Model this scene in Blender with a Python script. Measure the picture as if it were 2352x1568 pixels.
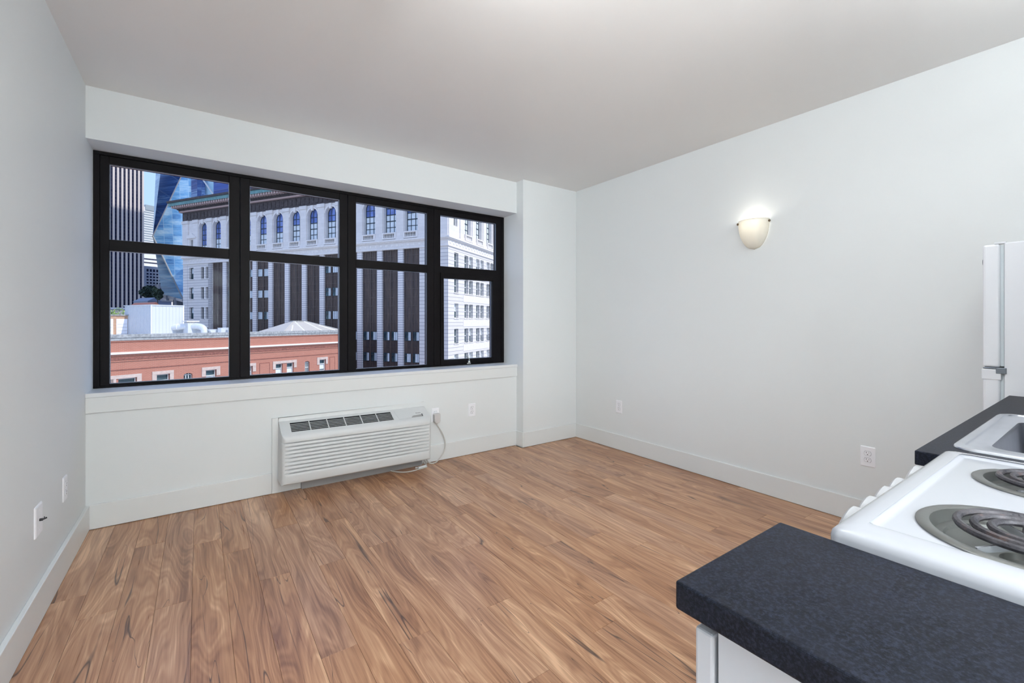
import bpy, bmesh, math, random
from mathutils import Vector, Matrix
R = math.radians
random.seed(7)
SC = bpy.context.scene
COL = SC.collection
for o in list(bpy.data.objects):
    bpy.data.objects.remove(o)

# ------------------------------------------------------------ camera, world, sun, exposure
cd = bpy.data.cameras.new('camera')
cam = bpy.data.objects.new('camera', cd); COL.objects.link(cam)
cd.sensor_width = 36.0
cd.lens = 1014.78 / 2352 * 36
cd.shift_y = -0.01916
cd.clip_start = 0.02; cd.clip_end = 3000
cam.location = (0, 0, 1.2)
cam.rotation_euler = (R(90), 0, R(-35.33))
SC.camera = cam
SC.view_settings.view_transform = 'Standard'
SC.view_settings.look = 'None'
SC.view_settings.exposure = 0.0
SC.view_settings.gamma = 1.0
SC.view_settings.use_curve_mapping = False

SC.world = bpy.data.worlds.new('world'); SC.world.use_nodes = True
wn = SC.world.node_tree; wn.nodes.clear()
def wnode(t, **kw):
    n = wn.nodes.new(t)
    for k, v in kw.items(): setattr(n, k, v)
    return n
w_tc = wnode('ShaderNodeTexCoord'); w_sep = wnode('ShaderNodeSeparateXYZ')
wn.links.new(w_tc.outputs['Generated'], w_sep.inputs[0])
w_r = wnode('ShaderNodeValToRGB')
w_r.color_ramp.elements[0].position = 0.0; w_r.color_ramp.elements[0].color = (0.46, 0.62, 0.84, 1)
w_r.color_ramp.elements[1].position = 0.75; w_r.color_ramp.elements[1].color = (0.22, 0.42, 0.95, 1)
wn.links.new(w_sep.outputs['Z'], w_r.inputs[0])
w_map = wnode('ShaderNodeMapping'); w_map.inputs['Scale'].default_value = (1.6, 1.6, 4.5); w_map.inputs['Location'].default_value = (0.35, 0.2, 0.62)
wn.links.new(w_tc.outputs['Generated'], w_map.inputs[0])
w_no = wnode('ShaderNodeTexNoise'); w_no.inputs['Scale'].default_value = 2.2; w_no.inputs['Detail'].default_value = 7
wn.links.new(w_map.outputs[0], w_no.inputs['Vector'])
w_cr = wnode('ShaderNodeValToRGB'); w_cr.color_ramp.elements[0].position = 0.50; w_cr.color_ramp.elements[1].position = 0.60
wn.links.new(w_no.outputs[0], w_cr.inputs[0])
w_mx = wnode('ShaderNodeMixRGB'); w_mx.inputs[2].default_value = (0.80, 0.80, 0.82, 1)
wn.links.new(w_cr.outputs[0], w_mx.inputs[0]); wn.links.new(w_r.outputs[0], w_mx.inputs[1])
w_bg = wnode('ShaderNodeBackground'); w_bg.inputs['Strength'].default_value = 1.5
w_out = wnode('ShaderNodeOutputWorld')
wn.links.new(w_mx.outputs[0], w_bg.inputs[0]); wn.links.new(w_bg.outputs[0], w_out.inputs[0])

def area(name, loc, rot, sx, sy, power, col):
    l = bpy.data.lights.new(name, 'AREA'); l.shape = 'RECTANGLE'; l.size = sx; l.size_y = sy; l.energy = power; l.color = col
    o = bpy.data.objects.new(name, l); COL.objects.link(o); o.location = loc; o.rotation_euler = rot
    return o
SUN_B, SUN_E = 142.0, 47.0
sl = bpy.data.lights.new('sun', 'SUN'); sl.energy = 3.35; sl.angle = R(0.53); sl.color = (1.0, 0.95, 0.87)
so = bpy.data.objects.new('sun', sl); COL.objects.link(so)
sd = Vector((math.sin(R(SUN_B)) * math.cos(R(SUN_E)), math.cos(R(SUN_B)) * math.cos(R(SUN_E)), math.sin(R(SUN_E))))
so.rotation_euler = sd.to_track_quat('Z', 'Y').to_euler(); so.location = (0, -20, 60)
# added fill lights: uplighter, strip over the wall cabinets, track spot, flash behind camera
area('fill_uplight', (.30, -1.30, 1.80), (R(180), 0, 0), .34, .34, 61, (.93, .98, 1.0))
area('fill_cabinet_strip', (1.98, -.17, 2.20), (R(180), 0, 0), 1.0, .20, 12, (.95, .99, 1.0))
area('fill_flash', (.38, -1.70, 1.60), (R(88), 0, R(-64)), 1.0, .9, 88, (.93, .98, 1.0))
area('fill_spot', (.62, .98, 2.43), (R(80), 0, R(-78)), .42, .12, 21, (.95, .985, 1.0))

# ------------------------------------------------------------ mesh helpers
class MB:
    def __init__(s): s.v = []; s.f = []; s.m = []
    def add(s, vs, fs, m=0):
        b = len(s.v); s.v += [tuple(v) for v in vs]; s.f += [tuple(b + i for i in f) for f in fs]; s.m += [m] * len(fs)
    def box(s, x0, x1, y0, y1, z0, z1, m=0):
        s.add([(x0,y0,z0),(x1,y0,z0),(x1,y1,z0),(x0,y1,z0),(x0,y0,z1),(x1,y0,z1),(x1,y1,z1),(x0,y1,z1)],
              [(0,3,2,1),(4,5,6,7),(0,1,5,4),(1,2,6,5),(2,3,7,6),(3,0,4,7)], m); return s
    def quad(s, a, b, c, d, m=0): s.add([a, b, c, d], [(0,1,2,3)], m); return s
    def prism(s, pts, h, m=0):            # pts: closed loop of 3-D points, h: extrusion vector
        n = len(pts); h = Vector(h)
        s.add([Vector(p) for p in pts] + [Vector(p) + h for p in pts],
              [tuple(range(n))[::-1], tuple(range(n, 2*n))] + [(i, (i+1) % n, n+(i+1) % n, n+i) for i in range(n)], m); return s
    def tube(s, pts, r, n=8, m=0, caps=True, r2=None):
        P = [Vector(p) for p in pts]; k = len(P); rings = []; up = None
        for i, p in enumerate(P):
            t = (P[min(i+1, k-1)] - P[max(i-1, 0)]).normalized()
            if up is None: up = Vector((0,0,1)) if abs(t.z) < .9 else Vector((1,0,0))
            a = t.cross(up).normalized(); up = a.cross(t).normalized()
            rr = r if r2 is None else r + (r2 - r) * i / (k - 1)
            rings.append([p + (a * math.cos(2*math.pi*j/n) + up * math.sin(2*math.pi*j/n)) * rr for j in range(n)])
        vs = [q for g in rings for q in g]
        fs = [(i*n+j, i*n+(j+1) % n, (i+1)*n+(j+1) % n, (i+1)*n+j) for i in range(k-1) for j in range(n)]
        if caps: fs += [tuple(range(n))[::-1], tuple(range((k-1)*n, k*n))]
        s.add(vs, fs, m); return s
    def lathe(s, prof, o=(0,0,0), ax='z', n=32, m=0, a0=0, a1=360):
        full = abs(a1 - a0) >= 360; k = n if full else n + 1; vs = []
        for r, h in prof:
            for j in range(k):
                a = R(a0 + (a1 - a0) * j / n); c, d = r*math.cos(a), r*math.sin(a)
                v = {'z': (c, d, h), 'y': (c, h, d), 'x': (h, c, d)}[ax]
                vs.append((v[0]+o[0], v[1]+o[1], v[2]+o[2]))
        fs = []
        for i in range(len(prof)-1):
            for j in range(n):
                j2 = (j+1) % k
                fs.append((i*k+j, i*k+j2, (i+1)*k+j2, (i+1)*k+j))
        s.add(vs, fs, m); return s
    def plate(s, outer, holes, mp, t, m=0, back=True):
        """flat plate with holes; 2-D loops mapped by mp(u, v, w); thickness t along w"""
        bm = bmesh.new(); loops = [outer] + holes; lv = []
        for L in loops:
            vs = [bm.verts.new((p[0], p[1], 0)) for p in L]; lv.append(vs)
            for i in range(len(vs)): bm.edges.new((vs[i], vs[(i+1) % len(vs)]))
        bmesh.ops.triangle_fill(bm, edges=bm.edges[:], use_beauty=True, normal=(0,0,1))
        bm.verts.index_update()
        co = [v.co.copy() for v in bm.verts]; fs = [tuple(v.index for v in f.verts) for f in bm.faces]
        bm.free()
        s.add([mp(c.x, c.y, 0) for c in co], fs, m)
        if back: s.add([mp(c.x, c.y, t) for c in co], [f[::-1] for f in fs], m)
        for L in (loops if back else holes):
            n = len(L)
            s.add([mp(p[0], p[1], 0) for p in L] + [mp(p[0], p[1], t) for p in L], [(i, (i+1) % n, n+(i+1) % n, n+i) for i in range(n)], m)
        return s
    def mesh(s, name, mats, off=(0,0,0), smooth=False, fix=True):
        me = bpy.data.meshes.new(name)
        me.from_pydata([(x-off[0], y-off[1], z-off[2]) for x, y, z in s.v], [], s.f)
        if fix:
            bm = bmesh.new(); bm.from_mesh(me); bmesh.ops.remove_doubles(bm, verts=bm.verts, dist=1e-5)
            # material index survives remove_doubles only through faces: set before
            bm.free()
        for mt in (mats if isinstance(mats, (list, tuple)) else [mats]): me.materials.append(mt)
        for i, p in enumerate(me.polygons): p.material_index = s.m[i]
        if fix:
            bm = bmesh.new(); bm.from_mesh(me)
            bmesh.ops.remove_doubles(bm, verts=bm.verts, dist=1e-5)
            bmesh.ops.recalc_face_normals(bm, faces=bm.faces); bm.to_mesh(me); bm.free()
        if smooth:
            for p in me.polygons: p.use_smooth = True
            try: me.set_sharp_from_angle(angle=R(smooth if smooth is not True else 35))
            except Exception: pass
        me.update(); return me
    def build(s, name, mats, parent=None, smooth=False, bevel=0, world=True, fix=True, seg=2):
        off = parent.get('_o', (0,0,0)) if (parent is not None and world) else (0,0,0)
        o = bpy.data.objects.new(name, s.mesh(name, mats, off, smooth, fix)); COL.objects.link(o)
        if parent is not None: o.parent = parent
        if bevel:
            b = o.modifiers.new('bevel', 'BEVEL'); b.width = bevel; b.segments = seg; b.limit_method = 'ANGLE'; b.angle_limit = R(40)
        return o

def tag(o, label=None, cat=None, group=None, kind=None):
    if label: o['label'] = label
    if cat: o['category'] = cat
    if group: o['group'] = group
    if kind: o['kind'] = kind
    return o
def thing(name, label, cat, loc=(0,0,0), rz=0, group=None):
    o = bpy.data.objects.new(name, None); COL.objects.link(o); o.location = loc; o.rotation_euler = (0, 0, R(rz))
    o.empty_display_size = .05
    o['_o'] = tuple(loc)
    return tag(o, label, cat, group)
def copy_tree(o, parent=None, mats=None):
    c = o.copy(); COL.objects.link(c)
    if parent is not None: c.parent = parent
    for ch in list(o.children): copy_tree(ch, c)
    return c
def rrect(x0, x1, y0, y1, r, n=5):
    out = []
    for cx, cy, a in ((x1-r, y1-r, 0), (x0+r, y1-r, 90), (x0+r, y0+r, 180), (x1-r, y0+r, 270)):
        for i in range(n+1):
            t = R(a + 90*i/n); out.append((cx + r*math.cos(t), cy + r*math.sin(t)))
    return out
def circ(cx, cy, r, n=40): return [(cx + r*math.cos(2*math.pi*i/n), cy + r*math.sin(2*math.pi*i/n)) for i in range(n)]
def rect(x0, x1, y0, y1): return [(x0,y0),(x1,y0),(x1,y1),(x0,y1)]
def bez(pts, n=24):                       # Catmull-Rom through the points
    P = [Vector(p) for p in pts]; P = [2*P[0]-P[1]] + P + [2*P[-1]-P[-2]]; out = []
    for i in range(1, len(P)-2):
        for k in range(n):
            t = k/n; a, b, c, d = P[i-1], P[i], P[i+1], P[i+2]
            out.append(.5*((2*b) + (c-a)*t + (2*a-5*b+4*c-d)*t*t + (3*b-a-3*c+d)*t**3))
    out.append(P[-2]); return out

# ------------------------------------------------------------ materials
class N:
    """tiny node-graph helper"""
    def __init__(s, name):
        s.mat = bpy.data.materials.new(name); s.mat.use_nodes = True; s.t = s.mat.node_tree; s.b = s.t.nodes['Principled BSDF']; s.out = s.t.nodes['Material Output']
    def n(s, t, ins=None, **kw):
        x = s.t.nodes.new(t)
        for k, v in kw.items(): setattr(x, k, v)
        for k, v in (ins or {}).items():
            if isinstance(v, bpy.types.NodeSocket): s.t.links.new(v, x.inputs[k])
            else: x.inputs[k].default_value = v
        return x
    def math(s, op, a, b=0.0, c=None):
        d = {0: a, 1: b}
        if c is not None: d[2] = c
        return s.n('ShaderNodeMath', d, operation=op).outputs[0]
    def ramp(s, f, *stops):
        x = s.n('ShaderNodeValToRGB', {0: f}); e = x.color_ramp.elements
        while len(e) < len(stops): e.new(.5)
        for el, (p, c) in zip(e, stops):
            el.position = p; el.color = (*c, 1) if not isinstance(c, (int, float)) else (c, c, c, 1)
        return x.outputs[0]
    def mix(s, f, a, b, mode='MIX'):
        return s.n('ShaderNodeMixRGB', {0: f, 1: a if isinstance(a, bpy.types.NodeSocket) else (*a, 1), 2: b if isinstance(b, bpy.types.NodeSocket) else (*b, 1)}, blend_type=mode).outputs[0]
    def set(s, **kw):
        for k, v in kw.items():
            k = {'col': 'Base Color', 'rough': 'Roughness', 'metal': 'Metallic', 'spec': 'Specular IOR Level', 'normal': 'Normal', 'alpha': 'Alpha', 'trans': 'Transmission Weight', 'coat': 'Coat Weight', 'coatr': 'Coat Roughness'}[k]
            if isinstance(v, bpy.types.NodeSocket): s.t.links.new(v, s.b.inputs[k])
            else: s.b.inputs[k].default_value = (*v, 1) if isinstance(v, tuple) and len(v) == 3 else v
        return s.mat
    def bump(s, h, st, dist=.01): return s.n('ShaderNodeBump', {'Height': h, 'Strength': st, 'Distance': dist}).outputs[0]
    def coord(s, scale=(1,1,1), kind='Object', loc=(0,0,0), rot=(0,0,0)):
        tc = s.n('ShaderNodeTexCoord')
        return s.n('ShaderNodeMapping', {0: tc.outputs[kind], 'Scale': scale, 'Location': loc, 'Rotation': rot}).outputs[0]
    def noise(s, v, sc, det=3, rough=.5, dist=0.0):
        return s.n('ShaderNodeTexNoise', {'Vector': v, 'Scale': sc, 'Detail': det, 'Roughness': rough, 'Distortion': dist}).outputs[0]

def mat(name, col, rough=.5, metal=0.0, var=.03, vs=6.0, bump=0.0, bs=200.0, spec=.5, coat=0.0):
    g = N(name); v = g.coord()
    nz = g.noise(v, vs, 4)
    lo = tuple(max(0, c*(1-var)) for c in col); hi = tuple(min(1, c*(1+var)) for c in col)
    g.set(col=g.ramp(nz, (.3, lo), (.7, hi)), rough=rough, metal=metal, spec=spec, coat=coat)
    if bump: g.set(normal=g.bump(g.noise(v, bs, 2), bump, .002))
    return g.mat

M = {}
M['wall'] = mat('wall_paint', (.815, .845, .85), .55, var=.006, vs=1.5, bump=.05, bs=90, spec=.3)
M['ceil'] = mat('ceiling_paint', (.885, .875, .86), .42, var=.008, vs=1.2, bump=.06, bs=60, spec=.35)
M['trim'] = mat('trim_paint', (.81, .832, .83), .35, var=.006, vs=3, spec=.4)
M['sill'] = mat('sill_paint', (.80, .82, .83), .3, var=.006, vs=3)
M['frame'] = mat('window_bronze', (.006, .005, .006), .5, metal=0.0, var=.15, vs=12, spec=.14)
M['bead'] = mat('glazing_spacer', (.26, .30, .38), .4, metal=.4, var=.05)
M['plate'] = mat('white_plastic', (.95, .96, 1.0), .3, var=.003)
M['slot'] = mat('socket_slot', (.03, .03, .03), .6)
M['ac'] = mat('unit_plastic', (.71, .73, .735), .42, var=.01, vs=8)
M['ac_slat'] = mat('unit_slat_plastic', (.66, .68, .69), .4, var=.01)
M['ac_dark'] = mat('unit_inside', (.022, .025, .032), .6)
M['kick'] = mat('unit_subbase', (.40, .40, .40), .6, var=.05)
M['cord'] = mat('cord_vinyl', (.62, .61, .58), .45, var=.03)
M['brown_cord'] = mat('plug_vinyl', (.66, .64, .63), .4)
M['enamel'] = mat('white_enamel', (.385, .40, .44), .16, var=.006, vs=2, coat=.4)
M['knob'] = mat('knob_plastic', (.52, .535, .56), .28, var=.005)
M['pan'] = mat('drip_pan_chrome', (.20, .205, .20), .34, metal=.75, var=.12, vs=14)
M['steel'] = mat('brushed_steel', (.66, .69, .75), .27, metal=.9, var=.04, vs=30)
M['steel_refl'] = mat('steel_dark_reflection', (.26, .27, .31), .36, metal=.85, var=.08, vs=20)  # same steel, darkened in colour for the dark surroundings it reflects
M['cab'] = mat('cabinet_paint', (.52, .54, .595), .4, var=.008, vs=2)
M['fridge'] = mat('fridge_enamel', (.86, .885, .93), .22, var=.004, vs=2)
M['gasket'] = mat('door_gasket', (.60, .67, .71), .5)
M['greymetal'] = mat('grey_hinge', (.20, .23, .27), .35, metal=.6)
M['brass'] = mat('aged_brass', (.20, .15, .10), .4, metal=.6)
M['chrome'] = mat('nickel', (.55, .55, .50), .25, metal=.9, var=.1)
M['black'] = mat('black_print', (.02, .02, .025), .5)

def counter_mat(name, base):
    g = N(name); v = g.coord()
    n1 = g.noise(v, 260, 3, .7); n2 = g.noise(v, 60, 4)
    c = g.ramp(n1, (.36, tuple(b*.3 for b in base)), (.50, base), (.62, tuple(b*2.6 for b in base)))
    c = g.mix(.35, c, g.ramp(n2, (.35, tuple(b*.7 for b in base)), (.65, tuple(b*1.3 for b in base))))
    g.set(col=c, rough=.45, spec=.16, normal=g.bump(n1, .12, .001))
    return g.mat
M['counter'] = counter_mat('charcoal_laminate', (.0085, .0105, .0180))

def coil_mat():
    g = N('burner_coil_steel'); v = g.coord()
    n = g.noise(v, 45, 5, .6)
    g.set(col=g.ramp(n, (.35, (.03, .03, .038)), (.58, (.085, .08, .09)), (.74, (.14, .085, .075))), rough=.5, metal=.35, normal=g.bump(g.noise(v, 300, 3), .4, .002))
    return g.mat
M['coil'] = coil_mat()

def plank_mat():
    g = N('acacia_laminate')
    tc = g.n('ShaderNodeTexCoord'); oi = g.n('ShaderNodeObjectInfo')
    off = g.n('ShaderNodeCombineXYZ', {0: g.math('MULTIPLY', oi.outputs['Random'], 37.0), 1: g.math('MULTIPLY', oi.outputs['Random'], 91.0), 2: g.math('MULTIPLY', oi.outputs['Random'], 17.0)}).outputs[0]
    v = g.n('ShaderNodeVectorMath', {0: tc.outputs['Object'], 1: off}, operation='ADD').outputs[0]
    def mp(sx, sy): return g.n('ShaderNodeMapping', {0: v, 'Scale': (sx, sy, 1)}).outputs[0]
    F = g.noise(mp(6.0, 1.0), 1.0, 2.2, .45, .15)                       # figure field: contours give cathedrals and knots
    sx = g.n('ShaderNodeSeparateXYZ', {0: v}).outputs['X']
    G = g.math('ADD', g.math('MULTIPLY', F, 1.15), g.math('MULTIPLY', sx, 1.6))
    lines = g.math('SINE', g.math('MULTIPLY', G, 150.0))
    lines2 = g.math('SINE', g.math('MULTIPLY', G, 57.0))
    fib = g.noise(mp(150, 3.2), 1.0, 4, .65, .25)
    tone = g.noise(mp(9, .9), 1.0, 3, .55, .4)
    t = g.math('ADD', g.math('MULTIPLY', lines, .065), g.math('MULTIPLY', lines2, .095))
    t = g.math('ADD', t, g.math('MULTIPLY', g.math('SUBTRACT', fib, .5), .85))
    t = g.math('ADD', t, g.math('MULTIPLY', g.math('SUBTRACT', tone, .5), 1.4))
    t = g.math('ADD', t, .5)
    col = g.ramp(t, (.10, (0.246, 0.117, 0.067)), (.34, (0.379, 0.194, 0.109)), (.55, (0.485, 0.264, 0.152)), (.74, (0.592, 0.347, 0.207)), (.94, (0.771, 0.491, 0.303)))
    # cracks that run along the grain
    C = g.noise(mp(6.5, .42), 1.0, 2.5, .5, .0)
    wd = g.noise(mp(3, 3.5), 1.0, 2)
    band = g.math('ABSOLUTE', g.math('SUBTRACT', C, .47))
    width = g.math('MULTIPLY', g.math('MAXIMUM', g.math('SUBTRACT', wd, .47), 0.0), .050)
    crack = g.math('SUBTRACT', 1.0, g.math('SMOOTH_MIN', 1.0, g.math('DIVIDE', band, g.math('ADD', width, .0008)), .2))
    crack = g.math('MULTIPLY', crack, .9)
    col = g.mix(g.n('ShaderNodeClamp', {0: crack}).outputs[0], col, (.055, .036, .034))
    # knots
    vo = g.n('ShaderNodeTexVoronoi', {'Vector': mp(3.4, 1.3), 'Scale': 1.0, 'Randomness': 1.0})
    k = g.ramp(vo.outputs['Distance'], (.0, .95), (.022, .8), (.055, .22), (.13, 0.0))
    col = g.mix(k, col, (.105, .058, .045))
    # per-plank tone
    hv = g.n('ShaderNodeHueSaturation', {'Value': g.math('ADD', g.math('MULTIPLY', oi.outputs['Random'], .07), .97), 'Saturation': g.math('SUBTRACT', 1.06, g.math('MULTIPLY', oi.outputs['Random'], .12)), 'Color': col}).outputs[0]
    g.set(col=hv, rough=g.ramp(fib, (.3, .27), (.7, .36)), spec=.5, normal=g.bump(g.math('SUBTRACT', fib, g.math('MULTIPLY', crack, 1.5)), .10, .001))
    return g.mat
M['plank'] = plank_mat()
M['subfloor'] = mat('subfloor_dark', (.03, .02, .015), .8)

def pane_mat():
    g = N('window_glass'); g.t.nodes.remove(g.b)
    fr = g.n('ShaderNodeFresnel', {'IOR': 1.45}).outputs[0]
    tr = g.n('ShaderNodeBsdfTransparent', {'Color': (.955, .965, .985, 1)}); gl = g.n('ShaderNodeBsdfGlossy', {'Roughness': .01, 'Color': (.9, .93, 1, 1)})
    mx = g.n('ShaderNodeMixShader', {0: g.math('MULTIPLY', fr, .03), 1: tr.outputs[0], 2: gl.outputs[0]})
    g.t.links.new(mx.outputs[0], g.out.inputs[0]); return g.mat
M['glass'] = pane_mat()
def shade_mat():
    g = N('frosted_glass_shade'); g.t.nodes.remove(g.b)
    d = g.n('ShaderNodeBsdfDiffuse', {'Color': (.86, .86, .83, 1)}); t = g.n('ShaderNodeBsdfTranslucent', {'Color': (.95, .92, .84, 1)})
    s = g.n('ShaderNodeBsdfGlossy', {'Roughness': .2})
    m1 = g.n('ShaderNodeMixShader', {0: .35, 1: d.outputs[0], 2: t.outputs[0]}); m2 = g.n('ShaderNodeMixShader', {0: .05, 1: m1.outputs[0], 2: s.outputs[0]})
    g.t.links.new(m2.outputs[0], g.out.inputs[0]); return g.mat
M['shade'] = shade_mat()
def emit(name, col, st):
    g = N(name); g.t.nodes.remove(g.b); e = g.n('ShaderNodeEmission', {0: (*col, 1), 1: st}); g.t.links.new(e.outputs[0], g.out.inputs[0]); return g.mat
M['bulb'] = emit('lamp_bulb', (1.0, .92, .78), 9)
M['diffuser'] = emit('lamp_diffuser', (1.0, .97, .92), 1.5)

# exterior
def stone_mat(name, col, row, wid, mortar, line=.35, off=.5, msz=.035, swap=False):
    """coursed stone: joints as fine relief and colour; rows along object z"""
    g = N(name); tc = g.n('ShaderNodeTexCoord'); sp = g.n('ShaderNodeSeparateXYZ', {0: tc.outputs['Object']})
    h = g.math('ADD', sp.outputs['X'], sp.outputs['Y'])
    v = g.n('ShaderNodeCombineXYZ', {0: h, 1: sp.outputs['Z'], 2: 0.0}).outputs[0]
    nz = g.noise(tc.outputs['Object'], 1.2, 5, .6)
    br = g.n('ShaderNodeTexBrick', {'Vector': v, 'Color1': (*[c*.96 for c in col], 1), 'Color2': (*[min(1, c*1.05) for c in col], 1), 'Mortar': (*mortar, 1), 'Scale': 1.0, 'Mortar Size': msz, 'Mortar Smooth': .3, 'Brick Width': wid, 'Row Height': row}, offset=off)
    c = g.mix(g.ramp(nz, (.35, .0), (.75, .22)), br.outputs[0], tuple(x*.72 for x in col))
    g.set(col=c, rough=.85, spec=.2, normal=g.bump(br.outputs['Fac'], -line, .05)); return g.mat
M['stone'] = stone_mat('limestone_plain', (.78, .735, .705), .55, 1.4, (.62, .60, .60), .2, msz=.012)
M['stone_c'] = stone_mat('limestone_coursed', (.76, .715, .68), .56, 60.0, (.28, .27, .30), .6, off=0, msz=.035)
M['stone_p'] = stone_mat('terracotta_pier', (.80, .755, .735), .37, 1.02, (.25, .25, .30), .6, off=0, msz=.035)
M['stone_s'] = mat('carved_stone', (.80, .755, .72), .8, var=.06, vs=3)
def bronze_mat():
    g = N('bronze_panel'); tc = g.n('ShaderNodeTexCoord')
    v = g.n('ShaderNodeMapping', {0: tc.outputs['Object'], 'Scale': (1, 1.6, .22)}).outputs[0]
    n = g.noise(v, 1.5, 5, .65)
    g.set(col=g.ramp(n, (.3, (.050, .042, .045)), (.5, (.095, .070, .062)), (.75, (.150, .105, .085))), rough=.5, metal=.1); return g.mat
M['bronze'] = bronze_mat()
M['frieze'] = mat('dark_copper_frieze', (.060, .048, .050), .7, var=.4, vs=2.5)
M['verdigris'] = mat('verdigris_copper', (.13, .28, .29), .6, var=.25, vs=2)
M['pinkstone'] = mat('pink_stone_band', (.52, .38, .36), .8, var=.1)
M['tealframe'] = mat('dark_teal_sash', (.022, .040, .055), .5)
def blueglass(name, c1, c2, rough=.08, metal=.55):
    g = N(name); oi = g.n('ShaderNodeObjectInfo'); v = g.coord()
    n = g.noise(v, .8, 3)
    g.set(col=g.ramp(n, (.35, c1), (.65, c2)), rough=rough, metal=metal); return g.mat
M['bglass'] = blueglass('sky_reflection_glass', (.11, .17, .44), (.20, .30, .66), .1, .3)  # reflected sky blue put into the glass colour of the arched windows
M['dglass'] = blueglass('dim_glass', (.035, .06, .075), (.10, .17, .19), .1, .3)
M['blind'] = mat('pale_blind', (.72, .78, .82), .7, var=.12, vs=1.6)
M['brick'] = stone_mat('red_brick', (.47, .19, .132), .10, .30, (.50, .31, .25), .15, msz=.012)
M['coping'] = mat('grey_coping', (.36, .37, .37), .85, var=.3, vs=5)
M['belt'] = mat('white_belt_course', (.80, .76, .72), .7, var=.04)
M['hood'] = mat('sandstone_hood', (.60, .48, .42), .85, var=.12, vs=4)
M['brickdk'] = mat('dark_brick', (.27, .11, .085), .85, var=.3, vs=8)  # darker red brick for strips, corbels and the hut roof
M['sash'] = mat('white_sash', (.80, .80, .78), .5)
M['roof'] = mat('roof_membrane', (.62, .62, .60), .85, var=.05)
M['metalw'] = mat('white_ribbed_metal', (.64, .67, .70), .5, var=.015, vs=2)
M['duct'] = mat('galvanised_duct', (.74, .77, .79), .4, metal=.3, var=.05)
M['tan'] = mat('tan_stucco', (.52, .33, .22), .85, var=.15, vs=3)
M['hiproof'] = mat('beige_hip_roof', (.50, .475, .44), .7, var=.04)
M['towerpier'] = mat('tower_pier_stone', (.68, .59, .52), .8, var=.03)
def tower_glaze():
    g = N('tower_dark_glazing'); v = g.coord()
    br = g.n('ShaderNodeTexBrick', {'Vector': g.n('ShaderNodeCombineXYZ', {0: g.n('ShaderNodeSeparateXYZ', {0: v}).outputs['X'], 1: g.n('ShaderNodeSeparateXYZ', {0: v}).outputs['Z'], 2: 0.0}).outputs[0],
        'Color1': (.012, .016, .045, 1), 'Color2': (.030, .032, .070, 1), 'Mortar': (.07, .065, .08, 1), 'Scale': 1.0, 'Mortar Size': .15, 'Brick Width': 1.9, 'Row Height': 1.9}, offset=0)
    g.set(col=br.outputs[0], rough=.25, spec=.3); return g.mat
M['towerglaze'] = tower_glaze()
M['whiteconc'] = mat('white_concrete', (.82, .82, .80), .8, var=.02)
M['palebands'] = mat('pale_window_band', (.36, .42, .44), .4)
def curtain(name, c1, c2, c3, line, cw=3.0, rh=3.4, metal=.35, rough=.12, ns=.05, msz=.09):
    g = N(name); tc = g.n('ShaderNodeTexCoord'); sp = g.n('ShaderNodeSeparateXYZ', {0: tc.outputs['Object']})
    v = g.n('ShaderNodeCombineXYZ', {0: g.math('ADD', sp.outputs['X'], g.math('MULTIPLY', sp.outputs['Y'], .6)), 1: sp.outputs['Z'], 2: 0.0}).outputs[0]
    n = g.noise(g.n('ShaderNodeMapping', {0: v, 'Scale': (1, 1.8, 1)}).outputs[0], ns, 6, .75, .6)
    fl = g.noise(g.n('ShaderNodeMapping', {0: v, 'Scale': (.05, .33, 1)}).outputs[0], 1.0, 3, .7)
    br = g.n('ShaderNodeTexBrick', {'Vector': v, 'Color1': (.30, .30, .30, 1), 'Color2': (.7, .7, .7, 1), 'Mortar': (.5, .5, .5, 1), 'Scale': 1.0, 'Mortar Size': msz, 'Mortar Smooth': .2, 'Bias': 0.0, 'Brick Width': cw, 'Row Height': rh}, offset=0)
    t = g.math('ADD', g.math('ADD', g.math('MULTIPLY', n, .75), g.math('MULTIPLY', fl, .35)), g.math('MULTIPLY', g.math('SUBTRACT', g.n('ShaderNodeSeparateColor', {0: br.outputs[0]}).outputs[0], .5), .35))
    c = g.ramp(t, (.38, c1), (.54, c2), (.68, c3))
    c = g.mix(g.math('MULTIPLY', br.outputs['Fac'], .6), c, line)
    g.set(col=c, rough=rough, metal=metal); return g.mat
M['cw_light'] = curtain('curtain_wall_light', (.08, .22, .50), (.22, .50, .80), (.62, .84, .95), (.60, .80, .92), metal=.12, rough=.2)  # light, navy and teal facets: sky reflections painted in as blues
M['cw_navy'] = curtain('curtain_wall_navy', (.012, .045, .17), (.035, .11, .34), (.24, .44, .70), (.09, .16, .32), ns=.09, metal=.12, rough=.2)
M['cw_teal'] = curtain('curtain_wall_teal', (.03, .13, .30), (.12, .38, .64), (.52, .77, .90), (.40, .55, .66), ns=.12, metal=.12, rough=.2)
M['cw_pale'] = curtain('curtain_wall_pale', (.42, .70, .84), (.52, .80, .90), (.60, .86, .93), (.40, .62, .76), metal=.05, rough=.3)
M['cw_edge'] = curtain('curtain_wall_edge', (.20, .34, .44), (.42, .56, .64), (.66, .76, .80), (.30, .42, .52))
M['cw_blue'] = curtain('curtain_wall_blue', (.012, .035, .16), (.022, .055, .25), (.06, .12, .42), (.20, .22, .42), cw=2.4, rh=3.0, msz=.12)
M['leafd'] = mat('dark_leaf', (.022, .048, .035), .6, var=.5, vs=4)
M['leafl'] = mat('light_leaf', (.28, .42, .12), .6, var=.4, vs=3)
M['bark'] = mat('bark', (.10, .075, .055), .9, var=.3)
M['slate'] = mat('slate_gable', (.22, .27, .36), .7, var=.1)
M['asphalt'] = mat('asphalt', (.26, .26, .27), .9, var=.2)
M['conc'] = mat('grey_concrete', (.34, .35, .38), .8, var=.1)

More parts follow.
